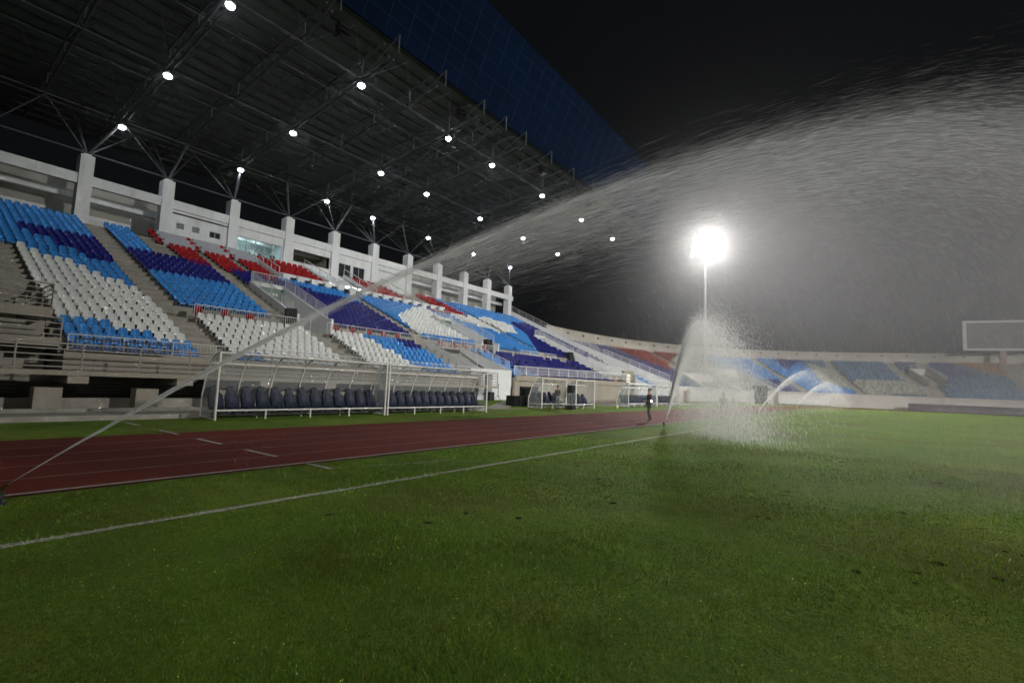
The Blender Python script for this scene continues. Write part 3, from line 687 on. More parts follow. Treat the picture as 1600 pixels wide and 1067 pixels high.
def podium():
    d = thing("access_platform", "brownish concrete access platform with railings beside the first seat block", "platform", (0, 0, 0))
    b = MB()
    b.box(-8, 4.75, 26.3, 31.5, 3.55, 3.95); b.box(-8, 5.05, 25.9, 28.2, 2.42, 2.75)
    b.box(-8, 2.6, 27.2, 27.5, 2.75, 3.55); b.box(3.4, 4.6, 28.6, 28.8, 2.75, 3.55)
    b.box(-8, 3.3, 26.6, 26.8, 1.5, 2.42)
    b.box(3.3, 4.9, 27.6, 27.8, 1.5, 2.42)
    b.build("deck", M_BEIGE, d)
    MB().box(-8, 4.9, 28.25, 28.4, 1.5, 3.54).build("deck_back_wall", M_BEIGE, d)
    k = MB(); k.box(2.7, 3.05, 26.35, 26.59, 1.5, 2.42); k.box(3.35, 3.62, 26.9, 27.1, 1.5, 2.42); k.build("deck_post", M_STEP, d)
    st = MB()
    for i in range(5): st.box(3.2+.3*i, 3.5+.3*i, 26.9, 28.0, 2.75, 3.9-.23*i)
    st.build("deck_steps", M_CONC, d)
    rail([(-8, 26.35, 3.95), (4.7, 26.35, 3.95)], .95, d, M_RAILB, mids=4, name="deck_rail")
    rail([(4.7, 26.35, 3.95), (4.7, 31.3, 3.95)], .95, d, M_RAILB, mids=4, name="deck_rail")
    rail([(-8, 25.95, 2.75), (5.0, 25.95, 2.75)], .8, d, M_RAILB, mids=3, name="deck_rail")
    f = MB()
    f.box(5.3, 8.6, 25.2, 25.25, 2.75, 2.8); f.box(5.3, 8.6, 25.2, 25.25, 2.36, 2.41)
    for i in range(5): x = 5.3+.81*i; f.box(x, x+.05, 25.195, 25.245, 2.36, 2.8)
    o = f.build("trestle_rail", mat("rusty_dark_paint", (.05, .03, .028), .6, .3)); tag(o, "low dark reddish bar frame standing before the front blue seats, left of the dugouts", "barrier frame")
podium()
for i, x in enumerate((12.4, 14.0, 15.5, 21.9, 23.4, 25.0, 26.4, 27.9, 33.1, 34.8, 36.4, 38.0, 39.5)):
    d = thing("steward_chair", f"red plastic chair behind the cross aisle railing, {ORD[i]} from the left", "chair", (x, 32.75, 4.75), "red chairs on the cross aisle", rs.uniform(-.15, .15))
    np_mesh("seat_shell", SV*np.array([1.25, 1.2, 1.2], np.float32)+np.array([0, 0, .08], np.float32), SF, [M_RED], parent=d, smooth=True)
    b = MB()
    for sx in (-.2, .2):
        for sy in (-.2, .15): b.tube((sx, sy, 0), (sx*.9, sy*.9, .42), .018, 5)
    b.build("legs_frame", M_BLACK, d)

# ------------------------------------------------------------------ roof, trusses, lamps
RZ = lambda y: 28.2-.115*(y-30)
def roof():
    r = MB().prism([(30., RZ(30)), (63., RZ(63)), (63., RZ(63)+.12), (30., RZ(30)+.12)], 'x', -26, 78).build("roof", M_ROOF, stand)
    p = MB(); y = 30.25
    while y < 62: p.box(-26, 78, y, y+.16, RZ(y)-.2, RZ(y)-.02); y += 1.3
    p.build("purlin", M_PURLIN, r)
    # fascia: outward leaning dark blue panel wall with a joint grid
    fy0, fz0, fy1, fz1 = 29.6, 27.85, 26.6, 34.85
    fm = mat("dark_blue_fascia_panel", (.0025, .0075, .022), .95, .0, .15, .15)
    f = MB().prism([(fy0, fz0), (fy1, fz1), (fy1+.4, fz1+.1), (30.6, fz0+.6)], 'x', -26, 78).build("fascia", fm, r)
    j = MB(); n = Vector((0, -(fz1-fz0), fy1-fy0)).normalized()
    def on(t, o): return (fy0+(fy1-fy0)*t+n.y*o, fz0+(fz1-fz0)*t+n.z*o)
    for k in range(52): x = -26+2.0*k; j.prism([on(0, .0), on(1, 0), on(1, .012), on(0, .012)], 'x', x, x+.035)
    for t in (.17, .34, .5, .67, .84): j.prism([on(t, .002), on(t+.004, .002), on(t+.004, .014), on(t, .014)], 'x', -26, 78)
    j.build("panel_joint", mat("fascia_joint", (.014, .026, .05), .9, .0), r)
    # trusses across the stand
    lit = [12.6, 22.7, 32.8, 39.6, 49.6, 59.8, 70.0]
    tx = sorted(lit+[-17.6, -7.5, 2.5, -2.5, 7.55, 17.65, 27.75, 36.2, 44.6, 54.7, 64.9, 76.])
    BZ = lambda y: 23.4+.118*(53-y)
    for x in tx:
        b = MB(); big = x in lit
        ys = [53, 48, 43, 38, 33, 28.6]
        top = [(x, y, RZ(y)-.35) for y in [57.5, 53]+ys[1:]]
        if big: b.tube((x-.22, 53, BZ(53)), (x-.22, 29.4, BZ(29.4)), .12, 7); b.tube((x+.22, 53, BZ(53)), (x+.22, 29.4, BZ(29.4)), .12, 7)
        else: b.tube((x, 53, BZ(53)+.3), (x, 29.6, BZ(29.6)+.55), .10, 7)
        b.tube((x, 62, RZ(62)-.4), (x, 30.4, RZ(30.4)-.4), .10, 7)
        b.tube((x, 53, BZ(53)), (x, 61, RZ(61)-.5), .08, 6)
        for i, y in enumerate(ys):
            b.tube((x, y, BZ(y)), (x, y, RZ(max(y, 30.4))-.4), .06, 5)
            if i+1 < len(ys):
                y2 = ys[i+1]
                if i % 2 == 0: b.tube((x, y, BZ(y)), (x, y2, RZ(max(y2, 30.4))-.4), .055, 5)
                else: b.tube((x, y, RZ(y)-.4), (x, y2, BZ(y2)), .055, 5)
        b.build("truss", M_TRUSS, r)
    # struts fanning from the column heads, and long tubes along the stand
    for cx in COLX:
        b = MB(); near = sorted(tx, key=lambda q: abs(q-cx))[:2]
        for q, x in enumerate(near): b.tube((cx, 53.5, 19.6), (x, 53, BZ(53)-.1), .12 if q == 0 else .05, 7)
        b.tube((cx, 53.5, 19.6), (cx, 58.5, RZ(58.5)-.4), .07, 6)
        b.tube((cx, 53.5, 19.6), (near[0]+2.4, 58, RZ(58)-.4), .06, 5); b.tube((cx, 53.5, 19.6), (near[0]-2.4, 58, RZ(58)-.4), .06, 5)
        b.build("column_strut", M_TRUSS, r)
    b = MB()
    b.tube((COLX[0], 53.5, 19.8), (COLX[-1], 53.5, 19.8), .08, 6)
    for y, z in ((53, BZ(53)), (43, BZ(43)), (33, BZ(33))): b.tube((tx[0], y, z), (tx[-1], y, z), .06, 5)
    for y in (38, 48, 57): b.tube((tx[0], y, RZ(y)-.5), (tx[-1], y, RZ(y)-.5), .055, 5)
    b.build("longitudinal_tube", M_TRUSS, r)
    for a, c in zip(tx, tx[1:]):
        m = (a+c)/2
        for y in (53, 43, 33):
            b = MB(); b.tube((a, y, BZ(y)), (m, y-5 if y > 33 else y-2.4, RZ(max(y-5, 30.6))-.4), .03, 5); b.tube((c, y, BZ(y)), (m, y-5 if y > 33 else y-2.4, RZ(max(y-5, 30.6))-.4), .03, 5)
            b.build("cross_brace", M_TRUSS, r)
    # black loudspeakers hanging from the front of the roof
    sp = None
    for i, x in enumerate((19.5, 32.5, 46.5, 58.5)):
        s = thing("roof_loudspeaker", f"black hanging loudspeaker under the roof edge, {ORD[i]} from the left", "loudspeaker", (x, 31.2, RZ(31.2)-1.6), "roof loudspeakers")
        c = MB()
        for q in range(3): c.prism([(-.32, 1.1-.42*q), (.32, 1.1-.42*q), (.22-.1*q, .72-.42*q), (-.42-.1*q, .76-.42*q)], 'x', -.4, .4)
        c.build("speaker_box", M_BLACK, s); MB().tube((0, 0, 1.05), (0, 0, 1.5), .03).build("bracket", M_TRUSS, s)
    # lamps
    proto = None
    for ti, x in enumerate(lit):
        for yi, y in enumerate((53, 43, 33)):
            lab = f"glowing roof lamp {('nearest the wall', 'in the middle', 'nearest the roof edge')[yi]} on the {ORD[ti]} lit truss"
            z = BZ(y)-.18
            if proto is None:
                t = thing("roof_lamp", lab, "lamp", (x, y, z), "lamps on the roof trusses"); proto = t
                MB().lathe([(.06, .02), (.10, -.05), (.14, -.12), (.30, -.28), (.31, -.31)], n=14).build("lamp_housing", M_STEEL, t, True)
                MB().lathe([(.26, -.312), (.28, -.40), (.22, -.50), (.12, -.55), (.02, -.57)], n=14).build("lamp_lens", M_LAMP, t, True)
            else: t = copy_tree(proto); t.location = (x, y, z); tag(t, lab)
            ld = bpy.data.lights.new("roof_lamp_light", 'SPOT'); ld.energy = ROOF_W; ld.spot_size = math.radians(172); ld.spot_blend = .55; ld.shadow_soft_size = .3; ld.color = (.86, .93, 1.)
            lo = bpy.data.objects.new("roof_lamp_light", ld); lo.location = (x, y, z-.75); COL.objects.link(lo)
roof()
def masts():
    for i, (x, y, w, tx_, ty_, cone) in enumerate(((112., 30.2, 1.8, 60, -16, 92), (46., -76., 2.6, 54, -10, 94), (-44., -86., 8.6, 104, -14, 84))):
        t = thing("floodlight_mast", "tall thin floodlight mast glaring through the spray behind the end stand" if i == 0 else f"floodlight mast outside the ground, {('', 'beyond the right touchline', 'behind the near touchline')[i]}", "floodlight mast", (x, y, 0))
        MB().tube((0, 0, 0), (0, 0, 35.5), .42, 12, .2).build("pole", M_STEEL, t)
        d = Vector((tx_-x, ty_-y, 0)).normalized(); s = Vector((-d.y, d.x, 0)); up = (Vector((0, 0, 1))+d*.35).normalized()
        fr = MB(); c0 = Vector((0, 0, 34.6))
        for q in (-2.2, -1.1, 0, 1.1, 2.2): fr.tube(c0+s*-2.9+up*q, c0+s*2.9+up*q, .05, 5)
        for q in (-2.9, 0, 2.9): fr.tube(c0+s*q-up*2.6, c0+s*q+up*2.6, .06, 5)
        fr.build("head_frame", M_STEEL, t); lp = None
        for a in range(6):
            for b_ in range(5):
                if (a in (0, 5)) and b_ in (0, 4): continue
                p = c0+s*(-2.5+a)+up*(-2.2+1.1*b_)+d*.25
                if lp is None:
                    body = MB().lathe([(.10, -.3), (.3, -.12), (.48, .12)], n=12).build("floodlight", M_STEEL, t)
                    lens = MB().lathe([(.47, .121), (.42, .2), (.02, .24)], n=12).build("lens", M_FLOOD, body); lp = body; o = body
                else: o = copy_tree(lp, t)
                o.location = p; o.rotation_euler = (d*1.0+Vector((0, 0, -.35))).to_track_quat('Z', 'Y').to_euler()
        ld = bpy.data.lights.new("floodlight_light", 'SPOT'); ld.energy = MAST_W*w; ld.spot_size = math.radians(cone); ld.spot_blend = .8; ld.shadow_soft_size = 1.6; ld.color = (1., .975, .94)
        lo = bpy.data.objects.new("floodlight_light", ld); lo.location = Vector((x, y, 0))+c0+d*1.0; lo.rotation_euler = (Vector((tx_, ty_, 0))-lo.location).to_track_quat('-Z', 'Y').to_euler(); COL.objects.link(lo)
masts()

# ------------------------------------------------------------------ dugouts
def dugout(x0, x1, yf, label, nseat, nrib, hz=2.34, name="dugout", zg=0.):
    t = thing(name, label, "dugout", (x0, yf, zg), "clear roofed team benches"); L = x1-x0
    prof = [(0., hz), (.18, hz-.01), (.42, hz-.10), (.66, hz-.30), (.86, hz-.58), (1.02, hz-.95), (1.12, hz-1.35), (1.16, .9), (1.18, .08)]
    fr = MB()
    for i in range(nrib+1):
        x = L*i/nrib; fr.path([(x, y, z) for y, z in prof], .026, 6)
    for x in (0, L): fr.tube((x, 0, 0), (x, 0, hz+.02), .04, 8); fr.tube((x, 0, .06), (x, 1.18, .06), .022, 6); fr.tube((x, 0, .34), (x, 1.18, .34), .018, 6)
    for y, z in ((0, hz), (.72, hz-.37), (1.18, .08)): fr.tube((0, y, z), (L, y, z), .03, 6)
    fr.tube((0, .14, .33), (L, .14, .33), .032, 6)
    n = max(2, round(L/1.9))
    for i in range(1, n): fr.tube((L*i/n, .14, 0), (L*i/n, .14, .33), .032, 6); fr.tube((L*i/n, .8, 0), (L*i/n, .8, .33), .025, 6)
    fr.build("frame", M_FRAME, t)
    c = MB()
    for a, b in zip(prof, prof[1:]): c.quad((0, a[0]+.03, a[1]+.02), (L, a[0]+.03, a[1]+.02), (L, b[0]+.03, b[1]+.02), (0, b[0]+.03, b[1]+.02))
    c.build("canopy", M_POLY, t, True)
    for x in (.012, L-.012): MB().quad(*([(x, 0.02, .08)]+[(x, y, z) for y, z in prof[:-1]]+[(x, 1.17, .08)])).build("side_panel", M_POLY, t)
    proto = None
    for i in range(nseat):
        x = (i+.5)*L/nseat
        if proto is None:
            V = []; F = []
            S = [(.02, .30, .23), (.0, .36, .25), (.08, .40, .25), (.40, .40, .24), (.52, .46, .235), (.60, .72, .26), (.66, .92, .235), (.70, 1.02, .155), (.74, 1.18, .15), (.75, 1.245, .10), (.76, 1.255, .05)]
            for y, z, w in S:
                for s in (-1, -.7, 0, .7, 1): V.append((w*s, y-(.07 if abs(s) == 1 and .44 < z < 1. else 0), z+(.06 if abs(s) == 1 and y < .45 and y > .05 else 0)))
            for r_ in range(len(S)-1):
                for k in range(4): a = r_*5+k; F.append((a, a+1, a+6, a+5))
            n0 = len(V)
            for y, z, w in S:
                for s in (-1, 0, 1): V.append((w*s*.97, y+.07, z-.04 if z < .5 else z-.01))
            for r_ in range(len(S)-1):
                for k in range(2): a = n0+r_*3+k; F.append((a+3, a+4, a+1, a))
            o = np_mesh("bench_seat", V, F, [M_DSEAT], parent=t, smooth=True); proto = o
        else: o = proto.copy(); COL.objects.link(o); o.parent = t
        o.location = (x, .14+rs.uniform(-.01, .01), 0); o.scale = (L/nseat/.56*.95, 1, rs.uniform(.90, .95))
    return t
dugout(7.7, 14.95, 18.2, "nearest clear roofed dugout with a row of dark bucket seats", 13, 6)
dugout(15.12, 22.3, 18.2, "second clear roofed dugout adjoining the nearest one, with dark bucket seats", 13, 6)
dugout(29.6, 33.0, 19.1, "clear shelter half hidden behind the person and the speaker on a stand", 5, 3, 2.15, zg=.04)
dugout(33.45, 36.5, 18.5, "small clear three seat shelter standing right of the speaker on a stand", 4, 2, 2.2)
dugout(43.4, 50.6, 18.5, "far clear dugout behind the dark clothed person on the track", 12, 6, 2.2)
dugout(50.9, 58.0, 18.5, "farthest clear dugout, half veiled by the tall spray", 12, 6, 2.2)

# ------------------------------------------------------------------ boards, scoreboard, small kit
def boards():
    def quadboard(name, label, ta, tb, a, b, h, m, z0=0.0):
        ts = np.radians(np.linspace(ta, tb, 14)); V = []; F = []
        for t in ts:
            p = superell(t, a, b, 2.2); q = superell(t, a+.15, b+.15, 2.2); V += [(*p, z0), (*p, z0+h), (*q, z0+h), (*q, z0)]
        for i in range(13): k = i*4; F += [(k, k+4, k+5, k+1), (k+1, k+5, k+6, k+2), (k+2, k+6, k+7, k+3)]
        F += [(0, 1, 2, 3), (52, 53, 54, 55)]
        tag(np_mesh(name, V, F, [m]), label, "board")
    vio = mat("dull_violet_board", (.105, .09, .10), .6, .3, .12, .6)
    wb = mat("white_board", (.62, .60, .58), .6, .3, .05, .6)
    quadboard("perimeter_board", "long dull violet board along the far end of the pitch, at the right", -30, 28.4, 43.2, 46., 1.25, vio)
    quadboard("advertising_board", "long blank white board in front of the end stand, behind the tall spray", 62.2, 86, 46.2, 52., 1.9, wb, .2)
    quadboard("advertising_board", "blank white board in front of the end stand, right of the gateway", 40., 53.9, 46.3, 52., 1.85, wb, .2)
boards()
def scoreboard():
    a = np.array(project((0, 0, 0))[0:1]); z0 = 13.0
    P0 = Vector((143.4, -15.2, z0)); d = Vector((.18, -.98, 0)).normalized(); w = 30.; h = 6.4
    t = thing("scoreboard", "dark blank scoreboard with a pale frame on the end stand rim", "scoreboard", P0)
    nrm = Vector((-.98, -.18, 0)).normalized()
    def rbox(b, u0, u1, z0_, z1_, o0, o1):
        p = [d*u+nrm*o+Vector((0, 0, z)) for z in (z0_, z1_) for o in (o0, o1) for u in (u0, u1)]; n = len(b.v); b.v += [tuple(q) for q in p]
        for f in ((0, 2, 3, 1), (4, 5, 7, 6), (0, 1, 5, 4), (2, 6, 7, 3), (0, 4, 6, 2), (1, 3, 7, 5)): b.f.append(tuple(n+i for i in f)); b.m.append(0)
    f = MB(); rbox(f, 0, .6, 0, h, 0, .5); rbox(f, w-.6, w, 0, h, 0, .5); rbox(f, .6, w-.6, 0, .45, 0, .5); rbox(f, .6, w-.6, h-.45, h, 0, .5); f.build("frame", mat("scoreboard_frame_paint", (.46, .44, .40), .6, .3), t)
    p = MB(); rbox(p, .55, w-.55, .4, h-.4, -.3, .15); p.build("screen", mat("scoreboard_screen", (.018, .017, .018), .5, .3), t)
    for u in (6., 12., 18., 24.): l = MB(); rbox(l, u, u+1., -3.2, 0, -.3, .2); l.build("support_leg", mat("scoreboard_leg_paint", (.25, .15, .13), .7, .3), t)
scoreboard()
def pa_speaker(x, y, z, label, tilt=.25):
    t = thing("loudspeaker", label, "loudspeaker", (x, y, z), "black speakers on the stair wells")
    b = MB(); b.prism([(-.3, 0), (.3, 0), (.3, .62), (-.25, .62)], 'x', -.28, .28); b.prism([(-.22, .63), (.36, .63), (.5, 1.25), (-.02, 1.28)], 'x', -.26, .26); b.build("speaker_box", M_BLACK, t)
    g = MB(); g.prism([(-.325, .05), (-.302, .05), (-.26, .57), (-.285, .57)], 'x', -.24, .24); g.build("grille", mat("speaker_grille", (.03, .03, .032), .7, .2, .3, 60.), t)
    t.rotation_euler = (0, 0, -.3); t.scale = (1.35,)*3
pa_speaker(18.7, 33.6, 4.75, "black stacked loudspeaker at the foot of the nearest stair well")
pa_speaker(41.3, 33.7, 4.75, "black stacked loudspeaker at the foot of the middle stair well")
pa_speaker(59.2, 33.7, 4.75, "black stacked loudspeaker at the foot of the farthest stair well")
def kit():
    t = thing("floor_speaker", "black speaker box on the ground beside the tripod", "loudspeaker", (31.6, 25.5, .32)); MB().box(-.32, .32, -.25, .25, 0, .68).build("speaker_box", M_BLACK, t); MB().box(-.27, .27, -.27, -.251, .05, .63).build("grille", mat("speaker_grille", (.03, .03, .032)), t)
    t = thing("tripod", "thin black tripod stand beside the floor speaker", "tripod", (32.6, 25.4, .32)); b = MB().tube((0, 0, .3), (0, 0, 1.4), .025, 6); b.build("pole", M_BLACK, t)
    for k in range(3): a = 2.1*k+.4; MB().tube((0, 0, .45), (.42*math.cos(a), .42*math.sin(a), 0), .016, 5).build("leg", M_BLACK, t)
    t = thing("speaker_on_stand", "black speaker raised on a pole left of the small shelter", "loudspeaker", (32.3, 18.3, .0)); MB().tube((0, 0, .05), (0, 0, 1.25), .035, 6).build("pole", M_BLACK, t); MB().box(-.24, .24, -.2, .2, 1.2, 1.8).build("speaker_box", M_BLACK, t); MB().box(-.3, .3, -.3, .3, 0, .3).build("base", M_BLACK, t)
    t = thing("table", "low table under a black cloth behind the person at the shelter", "table", (30.6, 21.6, .11)); MB().prism([(-1.4, 0), (1.4, 0), (1.35, .72), (-1.35, .72)], 'y', -.4, .4).build("tablecloth", M_BLACK, t); MB().box(-1.5, 1.5, -.45, .45, .722, .75).build("tabletop", M_BLACK, t)
    c = MB(); 
    o = thing("equipment_case", "dark case standing on the black clothed table", "case", (31.2, 21.6, .86)); MB().box(-.4, .4, -.25, .25, 0, .5).build("case_body", M_BLACK, o); MB().box(-.41, .41, -.26, .26, .5, .56).build("lid", M_DSEAT, o)
    o = thing("training_ball", "small yellow ball on the grass between the small shelter and the far dugout", "ball", (39.6, 17.9, .11)); 
    b = MB(); b.lathe([(.02, -.11), (.07, -.085), (.105, -.03), (.105, .03), (.07, .085), (.02, .11)], n=12).build("ball_skin", mat("yellow_ball", (.6, .65, .08), .5, .4, .05, emis=None), o, True)
    for i, (x, y) in enumerate(((1.2, 8.15), (23.2, 8.1), (49.3, 9.0-.3), (80.4, 9.3))):
        s = thing("sprinkler_head", f"pop up sprinkler nozzle at the foot of the {('nearest', 'tall second', 'third', 'farthest')[i]} water jet", "sprinkler", (x, y, 0), "pitch sprinklers")
        MB().lathe([(.08, 0), (.08, .03), (.045, .035), (.045, .16), (.03, .18)], n=10).build("riser", M_BLACK, s); MB().tube((0, 0, .15), (.06, -.07, .24), .022, 8, .014).build("nozzle", mat("brass", (.4, .28, .1), .3, .5, .1, metallic=1.), s)
kit()

# ------------------------------------------------------------------ people
def person(name_label, loc, rz, joints, shirt, trousers, skin=M_SKIN, hair=M_BLACK, h=1.72, shoes=M_BLACK, sleeve='long', held=None):
    """one continuous skinned body; joints overrides positions of named joints (metres, facing -Y)"""
    J = dict(pelvis=(0, 0, .95), waist=(0, 0, 1.08), chest=(0, -.01, 1.28), neck=(0, .01, 1.46), head0=(0, -.01, 1.56), head1=(0, -.015, 1.68),
             ls=(.175, .01, 1.40), le=(.235, .03, 1.13), lw=(.25, -.06, .88), lh=(.25, -.09, .80), rs=(-.175, .01, 1.40), re=(-.235, .03, 1.13), rw=(-.25, -.06, .88), rh=(-.25, -.09, .80),
             lhip=(.095, 0, .90), lk=(.10, -.02, .50), la=(.10, .02, .09), lt=(.11, -.14, .035), rhip=(-.095, 0, .90), rk=(-.10, -.02, .50), ra=(-.10, .02, .09), rt=(-.11, -.14, .035))
    J.update(joints)
    R = dict(pelvis=(.15, .105), waist=(.135, .10), chest=(.155, .11), neck=(.055, .055), head0=(.072, .082), head1=(.078, .092), ls=(.07, .07), le=(.047, .047), lw=(.032, .03), lh=(.036, .02), rs=(.07, .07), re=(.047, .047), rw=(.032, .03), rh=(.036, .02),
             lhip=(.092, .092), lk=(.062, .062), la=(.045, .048), lt=(.04, .03), rhip=(.092, .092), rk=(.062, .062), ra=(.045, .048), rt=(.04, .03))
    E = [('pelvis', 'waist'), ('waist', 'chest'), ('chest', 'neck'), ('neck', 'head0'), ('head0', 'head1'), ('chest', 'ls'), ('ls', 'le'), ('le', 'lw'), ('lw', 'lh'), ('chest', 'rs'), ('rs', 're'), ('re', 'rw'), ('rw', 'rh'),
         ('pelvis', 'lhip'), ('lhip', 'lk'), ('lk', 'la'), ('la', 'lt'), ('pelvis', 'rhip'), ('rhip', 'rk'), ('rk', 'ra'), ('ra', 'rt')]
    keys = list(J); idx = {k: i for i, k in enumerate(keys)}; sc = h/1.76
    V = [Vector(J[k])*sc for k in keys]; ED = [(idx[a], idx[b]) for a, b in E]; RR = [R[k] for k in keys]
    # fingers: five short chains from each hand
    for s, hk, wk in ((1, 'lh', 'lw'), (-1, 'rh', 'rw')):
        hd = (Vector(J[hk])-Vector(J[wk])).normalized(); side = Vector((0, -1, 0)) if abs(hd.y) < .8 else Vector((0, 0, 1))
        side = (side-hd*side.dot(hd)).normalized()
        for q, (o, ln) in enumerate(((-.028, .055), (-.009, .075), (.010, .08), (.029, .07), (.045, .05))):
            b0 = Vector(J[hk])+side*o*.8+hd*(.015 if q < 4 else -.03); b1 = b0+hd*ln*.55+side*(o*.15 if q < 4 else .03)-Vector((s*.008, 0, 0)); b2 = b1+hd*ln*.4-Vector((s*.022, 0, 0))
            base = len(V); V += [b0*sc, b1*sc, b2*sc]; RR += [(.0095, .0095), (.009, .009), (.007, .007)]; ED += [(idx[hk], base), (base, base+1), (base+1, base+2)]
    me = bpy.data.meshes.new("body"); me.from_pydata([tuple(v) for v in V], ED, []); o = bpy.data.objects.new("body_tmp", me); COL.objects.link(o)
    md = o.modifiers.new("skin", 'SKIN'); md.use_smooth_shade = True
    for i, r in enumerate(RR): me.skin_vertices[0].data[i].radius = (r[0]*sc, r[1]*sc)
    me.skin_vertices[0].data[0].use_root = True
    sb = o.modifiers.new("sub", 'SUBSURF'); sb.levels = sb.render_levels = 2
    dg = bpy.context.evaluated_depsgraph_get(); fin = bpy.data.meshes.new_from_object(o.evaluated_get(dg)); bpy.data.objects.remove(o)
    fin.materials.clear()
    for m in (skin, shirt, trousers, shoes, hair): fin.materials.append(m)
    seg = [(Vector(J[a])*sc, Vector(J[b])*sc, a, b) for a, b in E]
    for p in fin.polygons:
        c = p.center; best = None
        for a, b, ka, kb in seg:
            ab = b-a; t = max(0., min(1., (c-a).dot(ab)/max(1e-9, ab.length_squared))); dd = (a+ab*t-c).length
            if best is None or dd < best[0]: best = (dd, ka, kb, t)
        _, ka, kb, t = best; mi = 1
        if kb in ('head0', 'head1') or (kb == 'neck' and t > .75): mi = 0
        if ka in ('lw', 'rw'): mi = 0
        if kb in ('lw', 'rw') and (sleeve == 'short' or t > .92): mi = 0
        if kb in ('le', 're') and sleeve == 'short' and t > .75: mi = 0
        if kb in ('lhip', 'rhip', 'lk', 'rk', 'la', 'ra'): mi = 2
        if kb == 'waist' and t < .35: mi = 2
        if kb in ('lt', 'rt') or (kb in ('la', 'ra') and t > .93): mi = 3
        p.material_index = mi; p.use_smooth = True
    t = thing("person", name_label, "person", loc, rz=rz)
    bo = bpy.data.objects.new("body", fin); COL.objects.link(bo); bo.parent = t
    hc = (Vector(J['head0'])*.35+Vector(J['head1'])*.65)*sc
    hb = MB(); n = 12
    for i in range(6):
        for k in range(n):
            ph = math.pi*.56*i/5; th = 2*math.pi*k/n; rr = math.sin(ph); hb.v.append((hc.x+.088*rr*math.cos(th), hc.y+.012+.106*rr*math.sin(th)+(.02 if math.sin(th) > 0 else .03)*i/5, hc.z+.03+.098*math.cos(ph)))
    for i in range(5):
        for k in range(n): hb.f.append((i*n+k, i*n+(k+1) % n, (i+1)*n+(k+1) % n, (i+1)*n+k)); hb.m.append(0)
    hb.build("hair", hair, t, True)
    fc = MB(); fy = hc.y-.098
    for sx in (-.03, .03): fc.lathe([(.002, -.008), (.010, 0), (.002, .008)], (hc.x+sx, fy+.006, hc.z-.005), 8)
    fc.build("eye", M_BLACK, t, True)
    nz = MB().prism([(-.014, -.045), (.014, -.045), (.006, .0), (-.006, .0)], 'y', 0, 0); nz = MB()
    a = (hc.x, fy-.022, hc.z-.045); nz.quad((hc.x-.016, fy+.01, hc.z-.05), a, (hc.x, fy+.006, hc.z+.005)); nz.quad(a, (hc.x+.016, fy+.01, hc.z-.05), (hc.x, fy+.006, hc.z+.005)); nz.quad((hc.x-.016, fy+.01, hc.z-.05), (hc.x+.016, fy+.01, hc.z-.05), a); nz.build("nose", skin, t)
    MB().box(hc.x-.024, hc.x+.024, fy+.004, fy+.014, hc.z-.083, hc.z-.074).build("mouth", mat("lips", (.2, .07, .06), .5), t)
    e = MB()
    for sx in (-.086, .086): e.lathe([(.004, -.03), (.014, -.015), (.016, .012), (.004, .03)], (hc.x+sx, hc.y+.015, hc.z-.01), 8)
    e.build("ear", skin, t, True)
    return t
DK = plain("black_jacket_cloth", (.018, .018, .02)); DT = plain("dark_trouser_cloth", (.022, .022, .026))
pt = person("person in black jacket and dark trousers walking on the track, holding a lit phone", (25.25, 9.6, 0.004), -2.25, dict(lk=(.09, -.12, .50), la=(.08, .0, .10), lt=(.08, -.15, .04), rk=(-.09, .02, .50), ra=(-.09, .17, .14), rt=(-.1, .05, .05), lw=(.17, -.30, 1.06), lh=(.12, -.36, 1.07), le=(.24, -.06, 1.12)), DK, DT, h=1.74)
ph = MB().box(-.04, .04, -.008, .008, -.075, .075).build("phone", M_BLACK); tag(ph, "lit phone held by the person in black on the track", "phone"); 
sc_ = MB().box(-.036, .036, -.0105, -.0085, -.07, .07).build("screen", mat("phone_screen_lit", (.8, .8, .8), .4, .3, emis=((1, .97, .9), 3.)), ph)
ph.location = (25.25-.36, 9.6-.24, 1.08); ph.rotation_euler = (-.4, 0, -.95)
person("person in brown shirt and pale trousers walking beside the tall spray", (33.0, 7.75, 0.0), -1.0, dict(lk=(.09, -.10, .50), la=(.08, .06, .10), lt=(.08, -.10, .04), rk=(-.09, .03, .50), ra=(-.09, .2, .15), rt=(-.1, .08, .06), rw=(-.2, -.22, 1.0), rh=(-.16, -.29, 1.03)), plain("brown_shirt_cloth", (.16, .075, .06)), plain("khaki_cloth", (.34, .29, .19)), h=1.70, sleeve='short')
person("person in dark clothes standing by the white tunnel wall beyond the dugouts", (29.75, 25.3, .30), .9, dict(lw=(.18, -.2, 1.05), lh=(.12, -.24, 1.08)), plain("grey_jacket_cloth", (.05, .05, .055)), DT, h=1.72)
person("person in dark jacket standing at the half hidden shelter", (30.9, 18.6, .02), -.4, dict(lw=(.12, -.22, 1.08), lh=(.06, -.26, 1.1), rw=(-.12, -.22, 1.08), rh=(-.06, -.27, 1.1)), plain("charcoal_jacket_cloth", (.035, .035, .04)), plain("grey_trouser_cloth", (.12, .12, .12)), h=1.72)
